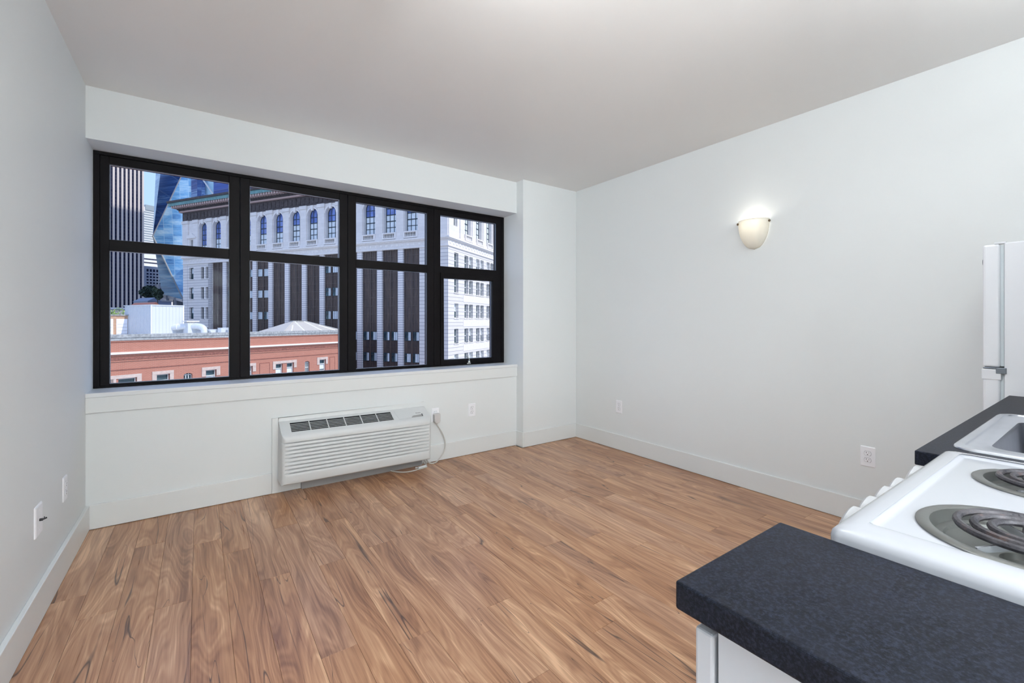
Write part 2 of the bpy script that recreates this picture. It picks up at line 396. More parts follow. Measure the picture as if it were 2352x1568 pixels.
# ============================================================ THE ROOM
XL, XR, YC, YR, YW, ZC, ZB, ZS, XC = -.5316, 3.2198, 3.384, 3.492, 3.709, 2.561, 2.259, .788, 2.529
YBK = -.345        # kitchen wall behind the counter
YP = -2.7          # end of the passage behind the camera
YO = 3.80          # outer face of the window wall

fl = tag(MB().box(XL-.1, XR+.1, YP-.1, YO, -.20, -.0085).build('floor', M['subfloor']), kind='structure')
tag(MB().box(XL-.1, XR+.1, YP-.1, YO, ZC, ZC+.25).build('ceiling', M['ceil']), kind='structure')
tag(MB().box(XL-.12, XL, YP-.1, YO, -.0085, ZC).build('wall_left', M['wall']), kind='structure')
tag(MB().box(XR, XR+.12, YBK-.1, YO, -.0085, ZC).build('wall_right', M['wall']), kind='structure')
tag(MB().box(1.32, XR, YBK-.1, YBK, -.0085, ZC).build('wall_kitchen', M['wall']), kind='structure')
tag(MB().box(1.32, 1.42, YP, YBK-.1, -.0085, ZC).build('wall_passage', M['wall']), kind='structure')
tag(MB().box(XL, 1.42, YP-.1, YP, -.0085, ZC).build('wall_back', M['wall']), kind='structure')
wf = tag(MB().box(XL, XC, YR, YO, -.0085, ZS-.03).build('wall_front', M['wall']), kind='structure')
MB().box(XL, XC, YR, YO, ZB, ZC).build('header_beam', M['wall'], wf)
MB().box(XC, XR, YC, YO, -.0085, ZC).build('corner_pier', M['wall'], wf)

# planks
plank_cache = {}
def plank_mesh(w, L):
    k = (round(w, 4), round(L, 3))
    if k not in plank_cache:
        b = MB(); g = .00035; c = .0007; x, y = w/2 - g, L/2 - g
        lo = [(-x,-y,-.008),(x,-y,-.008),(x,y,-.008),(-x,y,-.008)]; md = [(-x,-y,-c),(x,-y,-c),(x,y,-c),(-x,y,-c)]
        tp = [(-x+c,-y+c,0),(x-c,-y+c,0),(x-c,y-c,0),(-x+c,y-c,0)]
        b.add(lo+md+tp, [(3,2,1,0),(8,9,10,11)] + [(i,(i+1)%4,4+(i+1)%4,4+i) for i in range(4)] + [(4+i,4+(i+1)%4,8+(i+1)%4,8+i) for i in range(4)])
        plank_cache[k] = b.mesh('plank', M['plank'], fix=False)
    return plank_cache[k]
PW, PL = .1265, 1.215
x = XL + .002; row = 0
while x < XR - .002:
    w = min(PW, XR - .002 - x); cx = x + w/2
    ymin = YP + .002 if cx < 1.31 else YBK + .002
    ymax = (YR if cx < XC else YC) - .002
    y = ymax + PL * random.random()
    while y > ymin:
        a, b2 = max(ymin, y - PL), min(ymax, y)
        if b2 - a > .02:
            o = bpy.data.objects.new('plank', plank_mesh(w, b2 - a)); COL.objects.link(o); o.parent = fl; o.location = (cx, (a+b2)/2, 0)
        y -= PL
    x += w; row += 1

# baseboards
BT, BH = .0125, .143
def base(name, x0, x1, y0, y1): tag(MB().box(x0, x1, y0, y1, .0022, BH).build(name, M['trim'], bevel=.003), kind='structure')
base('baseboard_left', XL, XL+BT+.006, YP, YR-BT)
base('baseboard_front_left', XL, .415, YR-BT, YR)
base('baseboard_front_middle', 1.556, XC-.0005, YR-BT, YR)
base('baseboard_pier_side', XC-BT, XC, YC-BT, YR-BT)
base('baseboard_pier', XC, XR-BT, YC-BT, YC)
base('baseboard_right', XR-BT, XR, .40, YC)
base('baseboard_back', XL+.02, 1.32, YP, YP+BT)

# sill and apron
tag(MB().box(XL, XC, 3.474, YO-.03, ZS-.026, ZS).build('trim_1', M['sill'], bevel=.003), kind='structure')
tag(MB().box(XL, XC-.002, YR-.014, YR+.002, .672, ZS-.026).build('trim_2', M['trim'], bevel=.002), kind='structure')
# flat surround board behind the wall unit
sb = MB(); sb.box(.4155, .455, YR-.0135, YR+.001, .0022, .5255); sb.box(1.522, 1.5555, YR-.0135, YR+.001, .0022, .5255); sb.box(.455, 1.522, YR-.0135, YR+.001, .44, .5255); sb.box(.455, .60, YR-.0135, YR+.001, .0022, .12)
tag(sb.build('trim_3', M['trim'], bevel=.0015), kind='structure')

# ------------------------------------------------------------ the window
win = tag(MB().box(XL, XC, YW, YW+.07, ZB-.022, ZB).box(XL, XC, YW, YW+.07, ZS, ZS+.012).box(XL, XL+.03, YW, YW+.07, ZS+.012, ZB-.022).box(XC-.03, XC, YW, YW+.07, ZS+.012, ZB-.022)
          .build('window_1', M['frame'], bevel=.002), kind='structure')
units = [(-.5016, .2400, -.458, .176), (.2430, .9900, .302, .929), (.9930, 1.7560, 1.058, 1.692), (1.7590, 2.499, 1.822, 2.444)]
ZT0, ZT1, ZM0, ZM1, ZG0 = ZB-.022, 2.190, 1.648, 1.716, .8105
YF = YW + .006
for i, (a, b2, g0, g1) in enumerate(units):
    z0 = ZS + .012
    MB().box(a, g0, YF, YF+.06, z0, ZT0).build('stile', M['frame'], win, bevel=.002)
    MB().box(g1, b2, YF, YF+.06, z0, ZT0).build('stile', M['frame'], win, bevel=.002)
    MB().box(g0, g1, YF, YF+.06, ZT1, ZT0).build('head_rail', M['frame'], win, bevel=.002)
    MB().box(g0, g1, YF, YF+.06, ZM0, ZM1).build('transom', M['frame'], win, bevel=.002)
    MB().box(g0, g1, YF, YF+.06, z0, ZG0).build('bottom_rail', M['frame'], win, bevel=.002)
    lites = [(g0, g1, ZM1, ZT1)]
    if i < 3: lites.append((g0, g1, ZG0, ZM0))
    else:
        sash = MB(); sx0, sx1, sz0, sz1 = 1.8515, 2.3915, .8455, 1.6065
        sash.box(g0, sx0, YF-.012, YF+.05, ZG0-.008, ZM0+.006).box(sx1, g1, YF-.012, YF+.05, ZG0-.008, ZM0+.006).box(sx0, sx1, YF-.012, YF+.05, sz1, ZM0+.006).box(sx0, sx1, YF-.012, YF+.05, ZG0-.008, sz0)
        sash.build('opening_sash', M['frame'], win, bevel=.002)
        lites.append((sx0, sx1, sz0, sz1))
    for (p0, p1, q0, q1) in lites:
        bd = MB(); t = .0032; y0, y1 = YF+.020, YF+.030
        bd.box(p0, p1, y0, y1, q1-t, q1).box(p0, p1, y0, y1, q0, q0+t).box(p0, p0+t, y0, y1, q0+t, q1-t).box(p1-t, p1, y0, y1, q0+t, q1-t)
        bd.build('glazing_bead', M['bead'], win)
        MB().box(p0+.001, p1-.001, YF+.032, YF+.036, q0+.001, q1-.001).build('pane', M['glass'], win)
# sash handle
h = MB(); h.box(2.088, 2.128, YF-.030, YF-.012, .7975, .809)
h.lathe([(0,-.006),(.013,-.006),(.015,0),(.012,.012),(.005,.02),(0,.021)], (2.108, YF-.030, .815), 'z', 16)
h.tube(bez([(2.108, YF-.032, .822), (2.104, YF-.040, .842), (2.088, YF-.046, .862), (2.066, YF-.048, .880)], 6), .0065, 8, r2=.0045)
tag(h.build('sash_handle', M['chrome'], win, smooth=40), 'worn nickel cam handle')

# ------------------------------------------------------------ wall unit (heater / air conditioner)
ac = thing('wall_air_conditioner', 'long grey white wall air conditioner with ribbed front under the window', 'air conditioner', (.4506, YR-.0135, 0))
ac.rotation_euler = (0, R(.62), 0)
AX0, AX1, AD, AR = 0.0, 1.0928, .170, .030
ZA = .094
prof = [(0.0, .499), (.010, .5000), (.022, .4975)]                   # (depth from wall, height)
g_a, g_b = (.040, .4895), (.128, .4445)
prof += [g_a, g_b, (.146, .4352), (.158, .4265), (.166, .414), (AD, .398), (AD, .3835)]
i_g = prof.index(g_a)
z = .3835; ng = 9; dz = .0258
groove_rows = []
for k in range(ng):
    prof += [(AD-.018, z+.0010), (AD-.018, z-.0062), (AD-.0040, z-.0108), (AD-.0005, z-.0195), (AD, z-dz+.0015)]
    z -= dz
prof += [(AD, ZA+.020), (AD-.004, ZA+.009), (AD-.012, ZA+.002), (AD-.022, ZA), (0, ZA)]
off_g = .515 - .4506, 1.240 - .4506
xs = [0, .002, .006, .012, .020, .030, .045, off_g[0], off_g[0]+.2, off_g[0]+.45, off_g[1], AX1-.045, AX1-.030, AX1-.020, AX1-.012, AX1-.006, AX1-.002, AX1]
shell = MB(); vs = []
for xx in xs:
    e = min(xx, AX1-xx)
    lim = AD - AR + math.sqrt(max(0, AR*AR - (AR-min(e, AR))**2))
    gf = min(1, max(0, (e-.012)/.05))                                # ribs fade at the rounded ends
    for d, zz in prof:
        if ZA+.03 < zz < .3835 and d < AD: d = AD - (AD-d)*gf
        vs.append((xx, -min(d, lim), zz))
n = len(prof); fs = []
for i in range(len(xs)-1):
    for j in range(n-1):
        if j == i_g and xs[i] >= off_g[0]-1e-6 and xs[i+1] <= off_g[1]+1e-6: continue
        fs.append((i*n+j, (i+1)*n+j, (i+1)*n+j+1, i*n+j+1))
fs += [tuple(range(n)), tuple(range((len(xs)-1)*n, len(xs)*n))]
shell.add(vs, fs)
shell.build('casing', M['ac'], ac, smooth=28, world=False)
MB().box(off_g[0]-.02, off_g[1]+.02, -.10, -.012, .40, .425).quad((off_g[0]-.01, -.03, .455), (off_g[1]+.01, -.03, .455), (off_g[1]+.01, -.135, .40), (off_g[0]-.01, -.135, .40)).box(off_g[0]-.02, off_g[1]+.02, -.030, -.016, .40, .486).build('air_outlet', M['ac_dark'], ac, world=False)
def slope(t, dn=0):   # point on the slanted top: t 0..1 from back to front, dn below the surface
    a = Vector((0, -g_a[0], g_a[1])); b_ = Vector((0, -g_b[0], g_b[1])); nrm = (b_-a).cross(Vector((1,0,0))).normalized()
    if nrm.z < 0: nrm = -nrm
    return a + (b_-a)*t - nrm*dn
for k in range(1, 6):
    t = k/6 + .0; s_ = MB(); p0, p1, p2, p3 = slope(t-.014, .0015), slope(t+.014, .0015), slope(t+.012, .004), slope(t-.016, .004)
    s_.prism([(off_g[0], p.y, p.z) for p in (p0, p1, p2, p3)], (off_g[1]-off_g[0], 0, 0)); s_.build('grille_slat', M['ac_slat'], ac, world=False)
for k in range(1, 6):
    xx = off_g[0] + (off_g[1]-off_g[0])*k/6 + .004; s_ = MB(); p0, p1, p2, p3 = slope(0, .0003), slope(1, .0003), slope(1, .004), slope(0, .004)
    s_.prism([(xx-.0035, p.y, p.z) for p in (p0, p1, p2, p3)], (.006, 0, 0)); s_.build('grille_divider', M['ac_slat'], ac, world=False)
# control flap: thin proud lid, finger slot, maker's name
lid = MB(); fx0, fx1 = 1.270-.4506, 1.496-.4506
q = [slope(-.04), slope(1.05)]
nn = (slope(0, -.0022) - slope(0, 0))
lid.prism([(fx0, q[0].y, q[0].z), (fx1, q[0].y, q[0].z), (fx1, q[1].y+.030, q[1].z+.0153), (fx1-.098, q[1].y+.022, q[1].z+.0115), (fx1-.118, q[1].y, q[1].z), (fx0+.012, q[1].y, q[1].z)], nn)
lid.build('control_flap', M['ac'], ac, world=False, bevel=.0008)
a_, b_ = slope(.80, -.0015), slope(.83, -.0015)
hs = MB(); pts = [(fx1-.112, *slope(1.02, -.0004).yz), (fx1-.100, *slope(.86, -.0004).yz), (fx1-.080, *slope(.76, -.0004).yz), (fx1-.012, *slope(.72, -.0004).yz), (fx1-.012, *slope(1.0, -.0004).yz)]
hs.prism(pts, nn*.15); hs.build('finger_slot', M['kick'], ac, world=False)
MB().prism([(fx1-.016, *slope(.68, -.001).yz), (fx1-.010, *slope(.66, -.001).yz), (fx1-.012, *slope(.98, -.001).yz), (fx1-.017, *slope(.98, -.001).yz)], nn).build('slot_end', M['ac_dark'], ac, world=False)
tx = bpy.data.curves.new('maker_name', 'FONT'); tx.body = 'Amana'; tx.size = .0155; tx.extrude = .0002
to = bpy.data.objects.new('maker_name', tx); COL.objects.link(to)
dg = bpy.context.evaluated_depsgraph_get(); tm = bpy.data.meshes.new_from_object(to.evaluated_get(dg)); bpy.data.objects.remove(to)
tm.materials.clear(); tm.materials.append(M['black'])
to = bpy.data.objects.new('maker_name', tm); COL.objects.link(to); to.parent = ac
p = slope(.58, -.0028); to.location = (fx1-.062, p.y, p.z)
dv = slope(0) - slope(1); to.rotation_euler = (math.atan2(dv.z, dv.y), 0, 0)
# sub-base under the unit
MB().box(.15, 1.075, -.020, -.001, .003, .10).build('sub_base', M['kick'], ac, world=False)
for k in range(5):
    MB().lathe([(0,-.003),(.004,-.003),(.004,0)], (.30+.15*k, -.020, .062), 'y', 10).build('screw', M['slot'], ac, world=False)

# ------------------------------------------------------------ sockets and plates
def outlet_parts(t, plugless=True, lower_only=False):
    """plate in the local xz plane facing -y"""
    pb = MB(); o_, i_ = rrect(-.036, .036, -.059, .059, .004, 3), rrect(-.032, .032, -.055, .055, .004, 3)
    n_ = len(o_)
    pb.add([(x, 0, z) for x, z in o_] + [(x, -.003, z) for x, z in o_] + [(x, -.0055, z) for x, z in i_],
           [(i, (i+1)%n_, n_+(i+1)%n_, n_+i) for i in range(n_)] + [(n_+i, n_+(i+1)%n_, 2*n_+(i+1)%n_, 2*n_+i) for i in range(n_)] + [tuple(range(2*n_, 3*n_))])
    pb.build('cover_plate', M['plate'], t, world=False)
    for s in (1, -1):
        z0 = .0195*s
        rp = MB(); pts = [(.0165*math.cos(a)*1.0, z0 + max(-.0125, min(.0125, .0165*math.sin(a)))) for a in [2*math.pi*i/24 for i in range(24)]]
        rim = [(x*1.08, z0+(z-z0)*1.10) for x, z in pts]
        rp.prism([(x, -.0054, z) for x, z in pts], (0, -.0022, 0))
        r_ = rp.build('receptacle', M['plate'], t, world=False)
        ln = MB(); m_ = len(pts)
        ln.add([(x, -.0057, z) for x, z in rim] + [(x, -.0057, z) for x, z in pts], [(i, (i+1)%m_, m_+(i+1)%m_, m_+i) for i in range(m_)])
        ln.build('recess_ring', M['greymetal'], r_, world=False, fix=False)
        sl_ = MB(); sl_.box(-.0075, -.0055, -.0080, -.0070, z0+.001, z0+.0090).box(.0055, .0070, -.0080, -.0070, z0+.0015, z0+.0082)
        sl_.lathe([(0,-.0080),(.0026,-.0080),(.0026,-.0070)], (0, 0, z0-.0065), 'y', 12)
        sl_.build('slots', M['slot'], r_, world=False)
    MB().lathe([(0,-.0066),(.0026,-.0064),(.003,-.005)], (0, 0, 0), 'y', 12).build('screw', M['plate'], t, world=False)
G_OUT = 'duplex sockets around the room'
t = thing('wall_outlet', 'white duplex socket on the window wall, right of the plugged-in cord', 'outlet', (2.0275, YR, .399), 0, G_OUT); outlet_parts(t); o1 = t
def oc(loc, rz, label):
    c = copy_tree(o1); c.location = loc; c.rotation_euler = (0, 0, R(rz)); c['label'] = label; return c
oc((1.664, YR, .398), 0, 'white duplex socket beside the air conditioner with the cord plug in it')
oc((XR, 2.8030, .404), -90, 'small white duplex socket on the right wall nearest the room corner')
oc((XR, .9117, .406), -90, 'white duplex socket low on the right wall, just above the kitchen counter end')
oc((XL, 2.998, .394), 90, 'white duplex socket on the left wall, nearer the window')
cp = thing('cable_plate', 'white cable plate with a black coax stub on the left wall', 'wall plate', (XL, 2.562, .400), 90)
pb = MB(); o_, i_ = rrect(-.0475, .0475, -.062, .062, .004, 3), rrect(-.043, .043, -.058, .058, .004, 3); n_ = len(o_)
pb.add([(x, 0, z) for x, z in o_] + [(x, -.003, z) for x, z in o_] + [(x, -.006, z) for x, z in i_],
       [(i, (i+1)%n_, n_+(i+1)%n_, n_+i) for i in range(n_)] + [(n_+i, n_+(i+1)%n_, 2*n_+(i+1)%n_, 2*n_+i) for i in range(n_)] + [tuple(range(2*n_, 3*n_))])
pb.build('cover_plate', M['plate'], cp, world=False)
for s in (1, -1): MB().lathe([(0,-.0075),(.0028,-.007),(.003,-.005)], (0, 0, .040*s), 'y', 12).build('screw', M['plate'], cp, world=False)
MB().tube([(0, -.006, 0), (0, -.016, 0)], .0055, 6).tube(bez([(0, -.014, 0), (.002, -.020, .001), (.005, -.026, .003)], 5), .0034, 8).tube([(0.002, -.019, .002), (.001, -.020, .010)], .0014, 6).build('coax_stub', M['black'], cp, world=False)

# plug and cord
pc = thing('power_cord', 'pale grey power cord with boxy plug hanging by the air conditioner', 'power cord', (1.664, YR-.008, .36))
pl = MB(); pl.prism([(1.648, YR-.0085, .334), (1.680, YR-.0085, .334), (1.692, YR-.0085, .350), (1.692, YR-.0085, .408), (1.686, YR-.0085, .416), (1.642, YR-.0085, .416), (1.636, YR-.0085, .408), (1.638, YR-.0085, .350)], (0, -.040, 0))
pl.build('plug', M['brown_cord'], pc, bevel=.005, seg=3)
MB().box(1.691, 1.695, YR-.036, YR-.020, .352, .372).box(1.691, 1.695, YR-.036, YR-.020, .385, .398).build('reset_button', M['kick'], pc)
cpath = bez([(1.664, YR-.030, .336), (1.672, YR-.030, .310), (1.715, YR-.030, .240), (1.742, YR-.032, .165), (1.735, YR-.035, .095), (1.700, YR-.040, .045), (1.655, YR-.055, .014), (1.625, YR-.062, .0075), (1.590, YR-.060, .012), (1.570, YR-.050, .030), (1.560, YR-.045, .060)], 8)
MB().tube(cpath, .0048, 8).build('cable', M['cord'], pc, smooth=True)
dc = thing('drain_cable', 'thin white cable looping on the floor below the air conditioner', 'cable', (1.40, 3.40, 0))
MB().tube(bez([(1.525, 3.430, .034), (1.535, 3.385, .010), (1.52, 3.372, .006), (1.45, 3.358, .006), (1.38, 3.348, .006), (1.32, 3.368, .006), (1.27, 3.420, .008), (1.25, 3.440, .012)], 8), .0046, 8).build('cable', M['cord'], dc, smooth=True)
MB().tube([(1.455, 3.372, .013), (1.525, 3.382, .013)], .010, 8).tube([(1.44, 3.395, .010), (1.47, 3.376, .012)], .006, 6).build('connector', M['duct'], dc, smooth=True)
MB().tube(bez([(1.52, 3.375, .016), (1.535, 3.390, .030), (1.528, 3.43, .055)], 6), .0035, 6).build('lead', M['cord'], dc, smooth=True)

# ------------------------------------------------------------ wall sconce
sc = thing('wall_sconce', 'lit frosted half-bowl wall light on the right wall', 'wall light', (XR, 1.563, 1.712))
sh = MB(); RW, RD, HH = .104, .098, .205
prof_s = []
for i in range(17):
    a = i/16; r = (1-(1-a)**2.15)**.5 if a < 1 else 1.0
    prof_s.append((r, a*HH))
vs = []; ns_ = 28
for r, hh in prof_s:
    for j in range(ns_+1):
        a = R(90 + 180*j/ns_); vs.append((XR - .004 + RD*r*math.cos(a), 1.563 + RW*r*math.sin(a), 1.712 + hh))
sh.add(vs, [(i*(ns_+1)+j, i*(ns_+1)+j+1, (i+1)*(ns_+1)+j+1, (i+1)*(ns_+1)+j) for i in range(16) for j in range(ns_)])
s_o = sh.build('shade', M['shade'], sc, smooth=True)
sm_ = s_o.modifiers.new('thick', 'SOLIDIFY'); sm_.thickness = .004
MB().box(XR-.012, XR, 1.513, 1.613, 1.80, 1.90).build('back_plate', M['plate'], sc, bevel=.003)
MB().lathe([(0,-.03),(.014,-.028),(.026,-.012),(.029,.004),(.024,.022),(.014,.038),(.013,.05)], (XR-.050, 1.563, 1.868), 'z', 16).build('bulb', M['bulb'], sc, smooth=True)
for sg, an in ((1, 128), (-1, 262)):
    a = R(an); px_, py_ = XR-.004 + RD*.985*math.cos(a), 1.563 + RW*.985*math.sin(a)
    MB().lathe([(0,0),(.0075,.002),(.009,.007),(.006,.012),(0,.014)], (0,0,0), 'z', 12).build('finial', M['brass'], sc, world=False, smooth=True)
    fo = sc.children[-1]
    for ch in sc.children:
        if ch.name.startswith('finial') and 'set' not in ch: fo = ch
    fo['set'] = 1; nx = Vector((math.cos(a)/RD, math.sin(a)/RW, 0)).normalized()
    fo.rotation_euler = nx.to_track_quat('Z', 'Y').to_euler(); fo.location = (px_-XR, py_-1.563, .186)
for ch in sc.children:
    if 'set' in ch: del ch['set']
pt = bpy.data.lights.new('sconce_bulb_light', 'POINT'); pt.energy = .8; pt.color = (1, .93, .82); pt.shadow_soft_size = .03
po = bpy.data.objects.new('sconce_bulb_light', pt); COL.objects.link(po); po.location = (XR-.052, 1.563, 1.895)

# housings added out of frame for the fill lights: track light, uplighter, cabinets
t = thing('fill_track_light', 'unseen short white track light with one wide head, added overhead for fill', 'track light', (.62, .98, ZC))
MB().box(.59, .65, .68, 1.28, ZC-.022, ZC).build('track', M['plate'], t, bevel=.002)
MB().tube([(.60, .98, ZC-.02), (.60, .98, 2.48)], .008, 8).build('stem', M['plate'], t)
MB().box(.53, .60, .76, 1.20, 2.36, 2.50).build('lamp_head', M['plate'], t, bevel=.01)
t = thing('fill_floor_lamp', 'tall uplighter floor lamp added unseen behind the viewer as fill', 'lamp', (.30, -1.30, 0))
MB().lathe([(0,.0),(.14,.0),(.14,.02),(.02,.035),(.012,.05),(.012,1.66),(0,1.66)], (.30,-1.30,0), 'z', 24).build('pole', M['greymetal'], t, smooth=35)
MB().lathe([(.012,1.64),(.08,1.67),(.19,1.77),(.195,1.775),(.185,1.775),(.07,1.685),(0,1.68)], (.30,-1.30,0), 'z', 28).build('bowl', M['plate'], t, smooth=35)
for k in range(2):
    x0 = 1.34 + .62*k
    t = thing('added_wall_cabinet', ('unseen wall cabinet over the sink, added to carry a fill strip', 'unseen wall cabinet next to the refrigerator, added to carry a fill strip')[k], 'cabinet', (x0+.31, -.19, 1.40))
    MB().box(x0+.002, x0+.618, YBK+.002, -.062, 1.40, 2.12).build('body', M['cab'], t)
    for q in range(2): MB().box(x0+.005+.307*q, x0+.305+.307*q, -.061, -.043, 1.405, 2.115).build('door', M['cab'], t, bevel=.003)

# ------------------------------------------------------------ kitchen run
ZT = .914; CT = .0315
# end cabinet and its worktop
cb = thing('base_cabinet', 'pale grey base cabinet under the near black counter end', 'cabinet', (.56, 0, 0))
MB().box(.4535, .672, YBK+.002, .2585, .10, ZT-CT-.0005).box(.4535, .672, YBK+.002, .20, .0, .10).build('body', M['cab'], cb, bevel=.001)
MB().box(.4505, .674, .2625, .2835, .115, .862).build('door', M['cab'], cb, bevel=.003)
MB().box(.462, .668, .2582, .2628, .86, .874).build('face_frame', M['cab'], cb)
MB().lathe([(0,.024),(.014,.022),(.015,.014),(.006,.008),(.006,0)], (.64, .2835, .78), 'y', 16).build('knob', M['chrome'], cb, smooth=40)
tag(MB().box(.4305, .6795, YBK+.002, .295, ZT-CT, ZT).build('worktop', M['counter'], bevel=.003, seg=3), 'near black speckled worktop end in the right foreground, left of the stove', 'worktop')

# stove
st = thing('stove', 'white enamel stove with black coil burners and five front knobs', 'stove', (.99, 0, 0))
SX0, SX1, SY1, SY0 = .682, 1.2985, .236, YBK+.004
MB().box(SX0+.004, SX1-.004, SY0, .2345, .03, .884).build('body', M['enamel'], st, bevel=.004)
top = MB(); zt = .9315; zr = .9255
rings = []
def ring(inset, z, r): return [(x, y, z) for x, y in rrect(SX0+inset, SX1-inset, SY0+inset, SY1-inset, r, 5)]
seq = [(0.0, .880, .010), (0.0, .902, .010), (0.0, .918, .010), (.0012, .9235, .011), (.0045, .9275, .013), (.010, .9300, .014), (.018, .9315, .015), (.030, .9318, .012)]
rr_ = [ring(a, b, c) for a, b, c in seq]
def ring2(z, g, r): return [(x, y, z) for x, y in rrect(.735-g, 1.268+g, SY0+.05-g, .2045+g, r, 5)]
rr_ += [ring2(.9316, .006, .010), ring2(.9308, .003, .008), ring2(.9262, -.004, .006), ring2(.9255, -.007, .005), ring2(.9255, -.010, .004)]
n_ = len(rr_[0]); vs = [p for r in rr_ for p in r]
top.add(vs, [(i*n_+j, i*n_+(j+1)%n_, (i+1)*n_+(j+1)%n_, (i+1)*n_+j) for i in range(len(rr_)-1) for j in range(n_)])
burn = [(.846, .072, .110, .080, 3.5), (1.142, .078, .093, .0705, 3.25), (.836, -.170, .093, .0705, 3.25), (1.135, -.168, .110, .080, 3.5)]
inner = [(x, y) for x, y, z in rr_[-1]]
top.plate(inner, [circ(bx, by, br-.012, 40) for bx, by, br, cr, nt in burn], lambda u, v, w: (u, v, .9255-w), .003, back=False)
top.build('cooktop', M['enamel'], st, smooth=50)
for bx, by, br, cr, nt in burn:
    p_ = MB(); p_.lathe([(br, .9255), (br, .9275), (br-.002, .9290), (br-.013, .9292), (br-.0145, .9285), (br-.0165, .921), (br-.020, .914), (br-.028, .9125), (br-.030, .9085), (br-.040, .9065), (.030, .898), (.028, .890), (0, .889)], (bx, by, 0), 'z', 56)
    po_ = p_.build('drip_pan', M['pan'], st, smooth=50)
    c_ = MB(); pts = []; r_in = .024 if br > .1 else .020; tot = nt*360
    for k in range(int(nt*40)+1):
        a = 360*k/40.0; f_ = a/tot
        rr = cr + (r_in-cr)*min(1, f_*1.0); aa = R(a + 200)
        pts.append((bx+rr*math.cos(aa), by+rr*math.sin(aa), .9345))
    e = pts[-1]; pts += [(e[0], e[1], .928), (e[0]+.004, e[1], .912), (bx+.02, by-.04, .905), (bx+.03, by-br+.02, .905)]
    c_.tube(pts, .0046, 8)
    c_.build('coil_element', M['coil'], st, smooth=True)
    sp = MB()
    for k in range(3):
        a = R(35+120*k); ca, sa = math.cos(a), math.sin(a); w = .0012
        d = Vector((ca, sa, 0)); q = Vector((-sa, ca, 0))*w; c0 = Vector((bx, by, 0)) + d*.012; c1 = Vector((bx, by, 0)) + d*(br-.018)
        sp.prism([c0-q+Vector((0,0,.918)), c1-q+Vector((0,0,.922)), c1-q+Vector((0,0,.9290)), c0-q+Vector((0,0,.9290))], q*2)
    sp.build('coil_support', M['steel'], st)
# control panel, knobs, oven door, back guard
cpn = MB(); cpn.prism([(SX0+.006, .214, .904), (SX0+.006, .236, .902), (SX0+.006, .262, .800), (SX0+.006, .214, .796)], (SX1-SX0-.012, 0, 0)); cpn.build('control_panel', M['enamel'], st, bevel=.004)
tl = Vector((0, .92, .30)).normalized()
for kx in (.900, .978, 1.060, 1.140, 1.268):
    kb = MB(); kb.lathe([(.0, -.008), (.0340, -.008), (.0340, .000), (.0325, .003), (.0318, .030), (.0295, .037), (.024, .040), (0, .041)], (0,0,0), 'z', 32)
    ko = kb.build('knob', M['knob'], st, world=False, smooth=40)
    ko.rotation_euler = tl.to_track_quat('Z', 'Y').to_euler(); ko.location = (kx-.99, .250, .849)
od = MB(); od.box(SX0+.008, SX1-.008, .236, .262, .215, .785); ovd = od.build('oven_door', M['enamel'], st, bevel=.006)
MB().tube([(SX0+.06, .262, .745), (SX0+.06, .295, .75), (SX1-.06, .295, .75), (SX1-.06, .262, .745)], .009, 10).build('handle', M['enamel'], ovd, world=False)
hd = ovd.children[0]
hd.location = (-.99, 0, 0)
MB().box(SX0+.008, SX1-.008, .236, .258, .045, .205).build('storage_drawer', M['enamel'], st, bevel=.006)
MB().box(SX0+.002, SX1-.002, SY0, SY0+.045, .905, 1.03).build('back_guard', M['enamel'], st, bevel=.008)

# sink cabinet, worktop with cut-out, sink
sc_ = thing('sink_cabinet', 'pale grey base cabinet under the sink counter', 'cabinet', (1.94, 0, 0))
wb = MB(); wb.box(1.305, 2.565, YBK+.002, YBK+.02, .10, ZT-CT).box(1.305, 1.323, YBK+.02, .236, .0, ZT-CT-.0005).box(2.547, 2.565, YBK+.02, .236, .0, ZT-CT-.0005).box(1.323, 2.547, YBK+.02, .20, .10, .118)
wb.build('body', M['cab'], sc_)
MB().box(1.323, 2.547, .218, .236, .10, ZT-CT-.0005).build('face_frame', M['cab'], sc_)
for k in range(3):
    x0 = 1.312+.416*k; MB().box(x0, x0+.41, .2365, .2555, .13, .855).build('door', M['cab'], sc_, bevel=.003)
    d_ = MB(); d_.lathe([(0,.024),(.014,.022),(.015,.014),(.006,.008),(.006,0)], (x0+.37, .2555, .80), 'y', 16); d_.build('knob', M['chrome'], sc_, smooth=40)
ws = MB(); ws.plate(rect(1.3005, 2.573, YBK+.002, .2845), [rrect(1.405, 2.01, -.275, .225, .03, 4)[::-1]], lambda u, v, w: (u, v, ZT-w), CT)
tag(ws.build('worktop', M['counter'], bevel=.002), 'black speckled worktop around the steel sink, running to the fridge', 'worktop')
sk = thing('kitchen_sink', 'stainless steel drop-in sink set in the far black worktop', 'sink', (1.70, 0, ZT))
def lp(x0, x1, y0, y1, z, r): return [(x, y, z) for x, y in rrect(x0, x1, y0, y1, r, 6)]
X0, X1, Y0, Y1 = 1.3876, 2.030, -.300, .2445
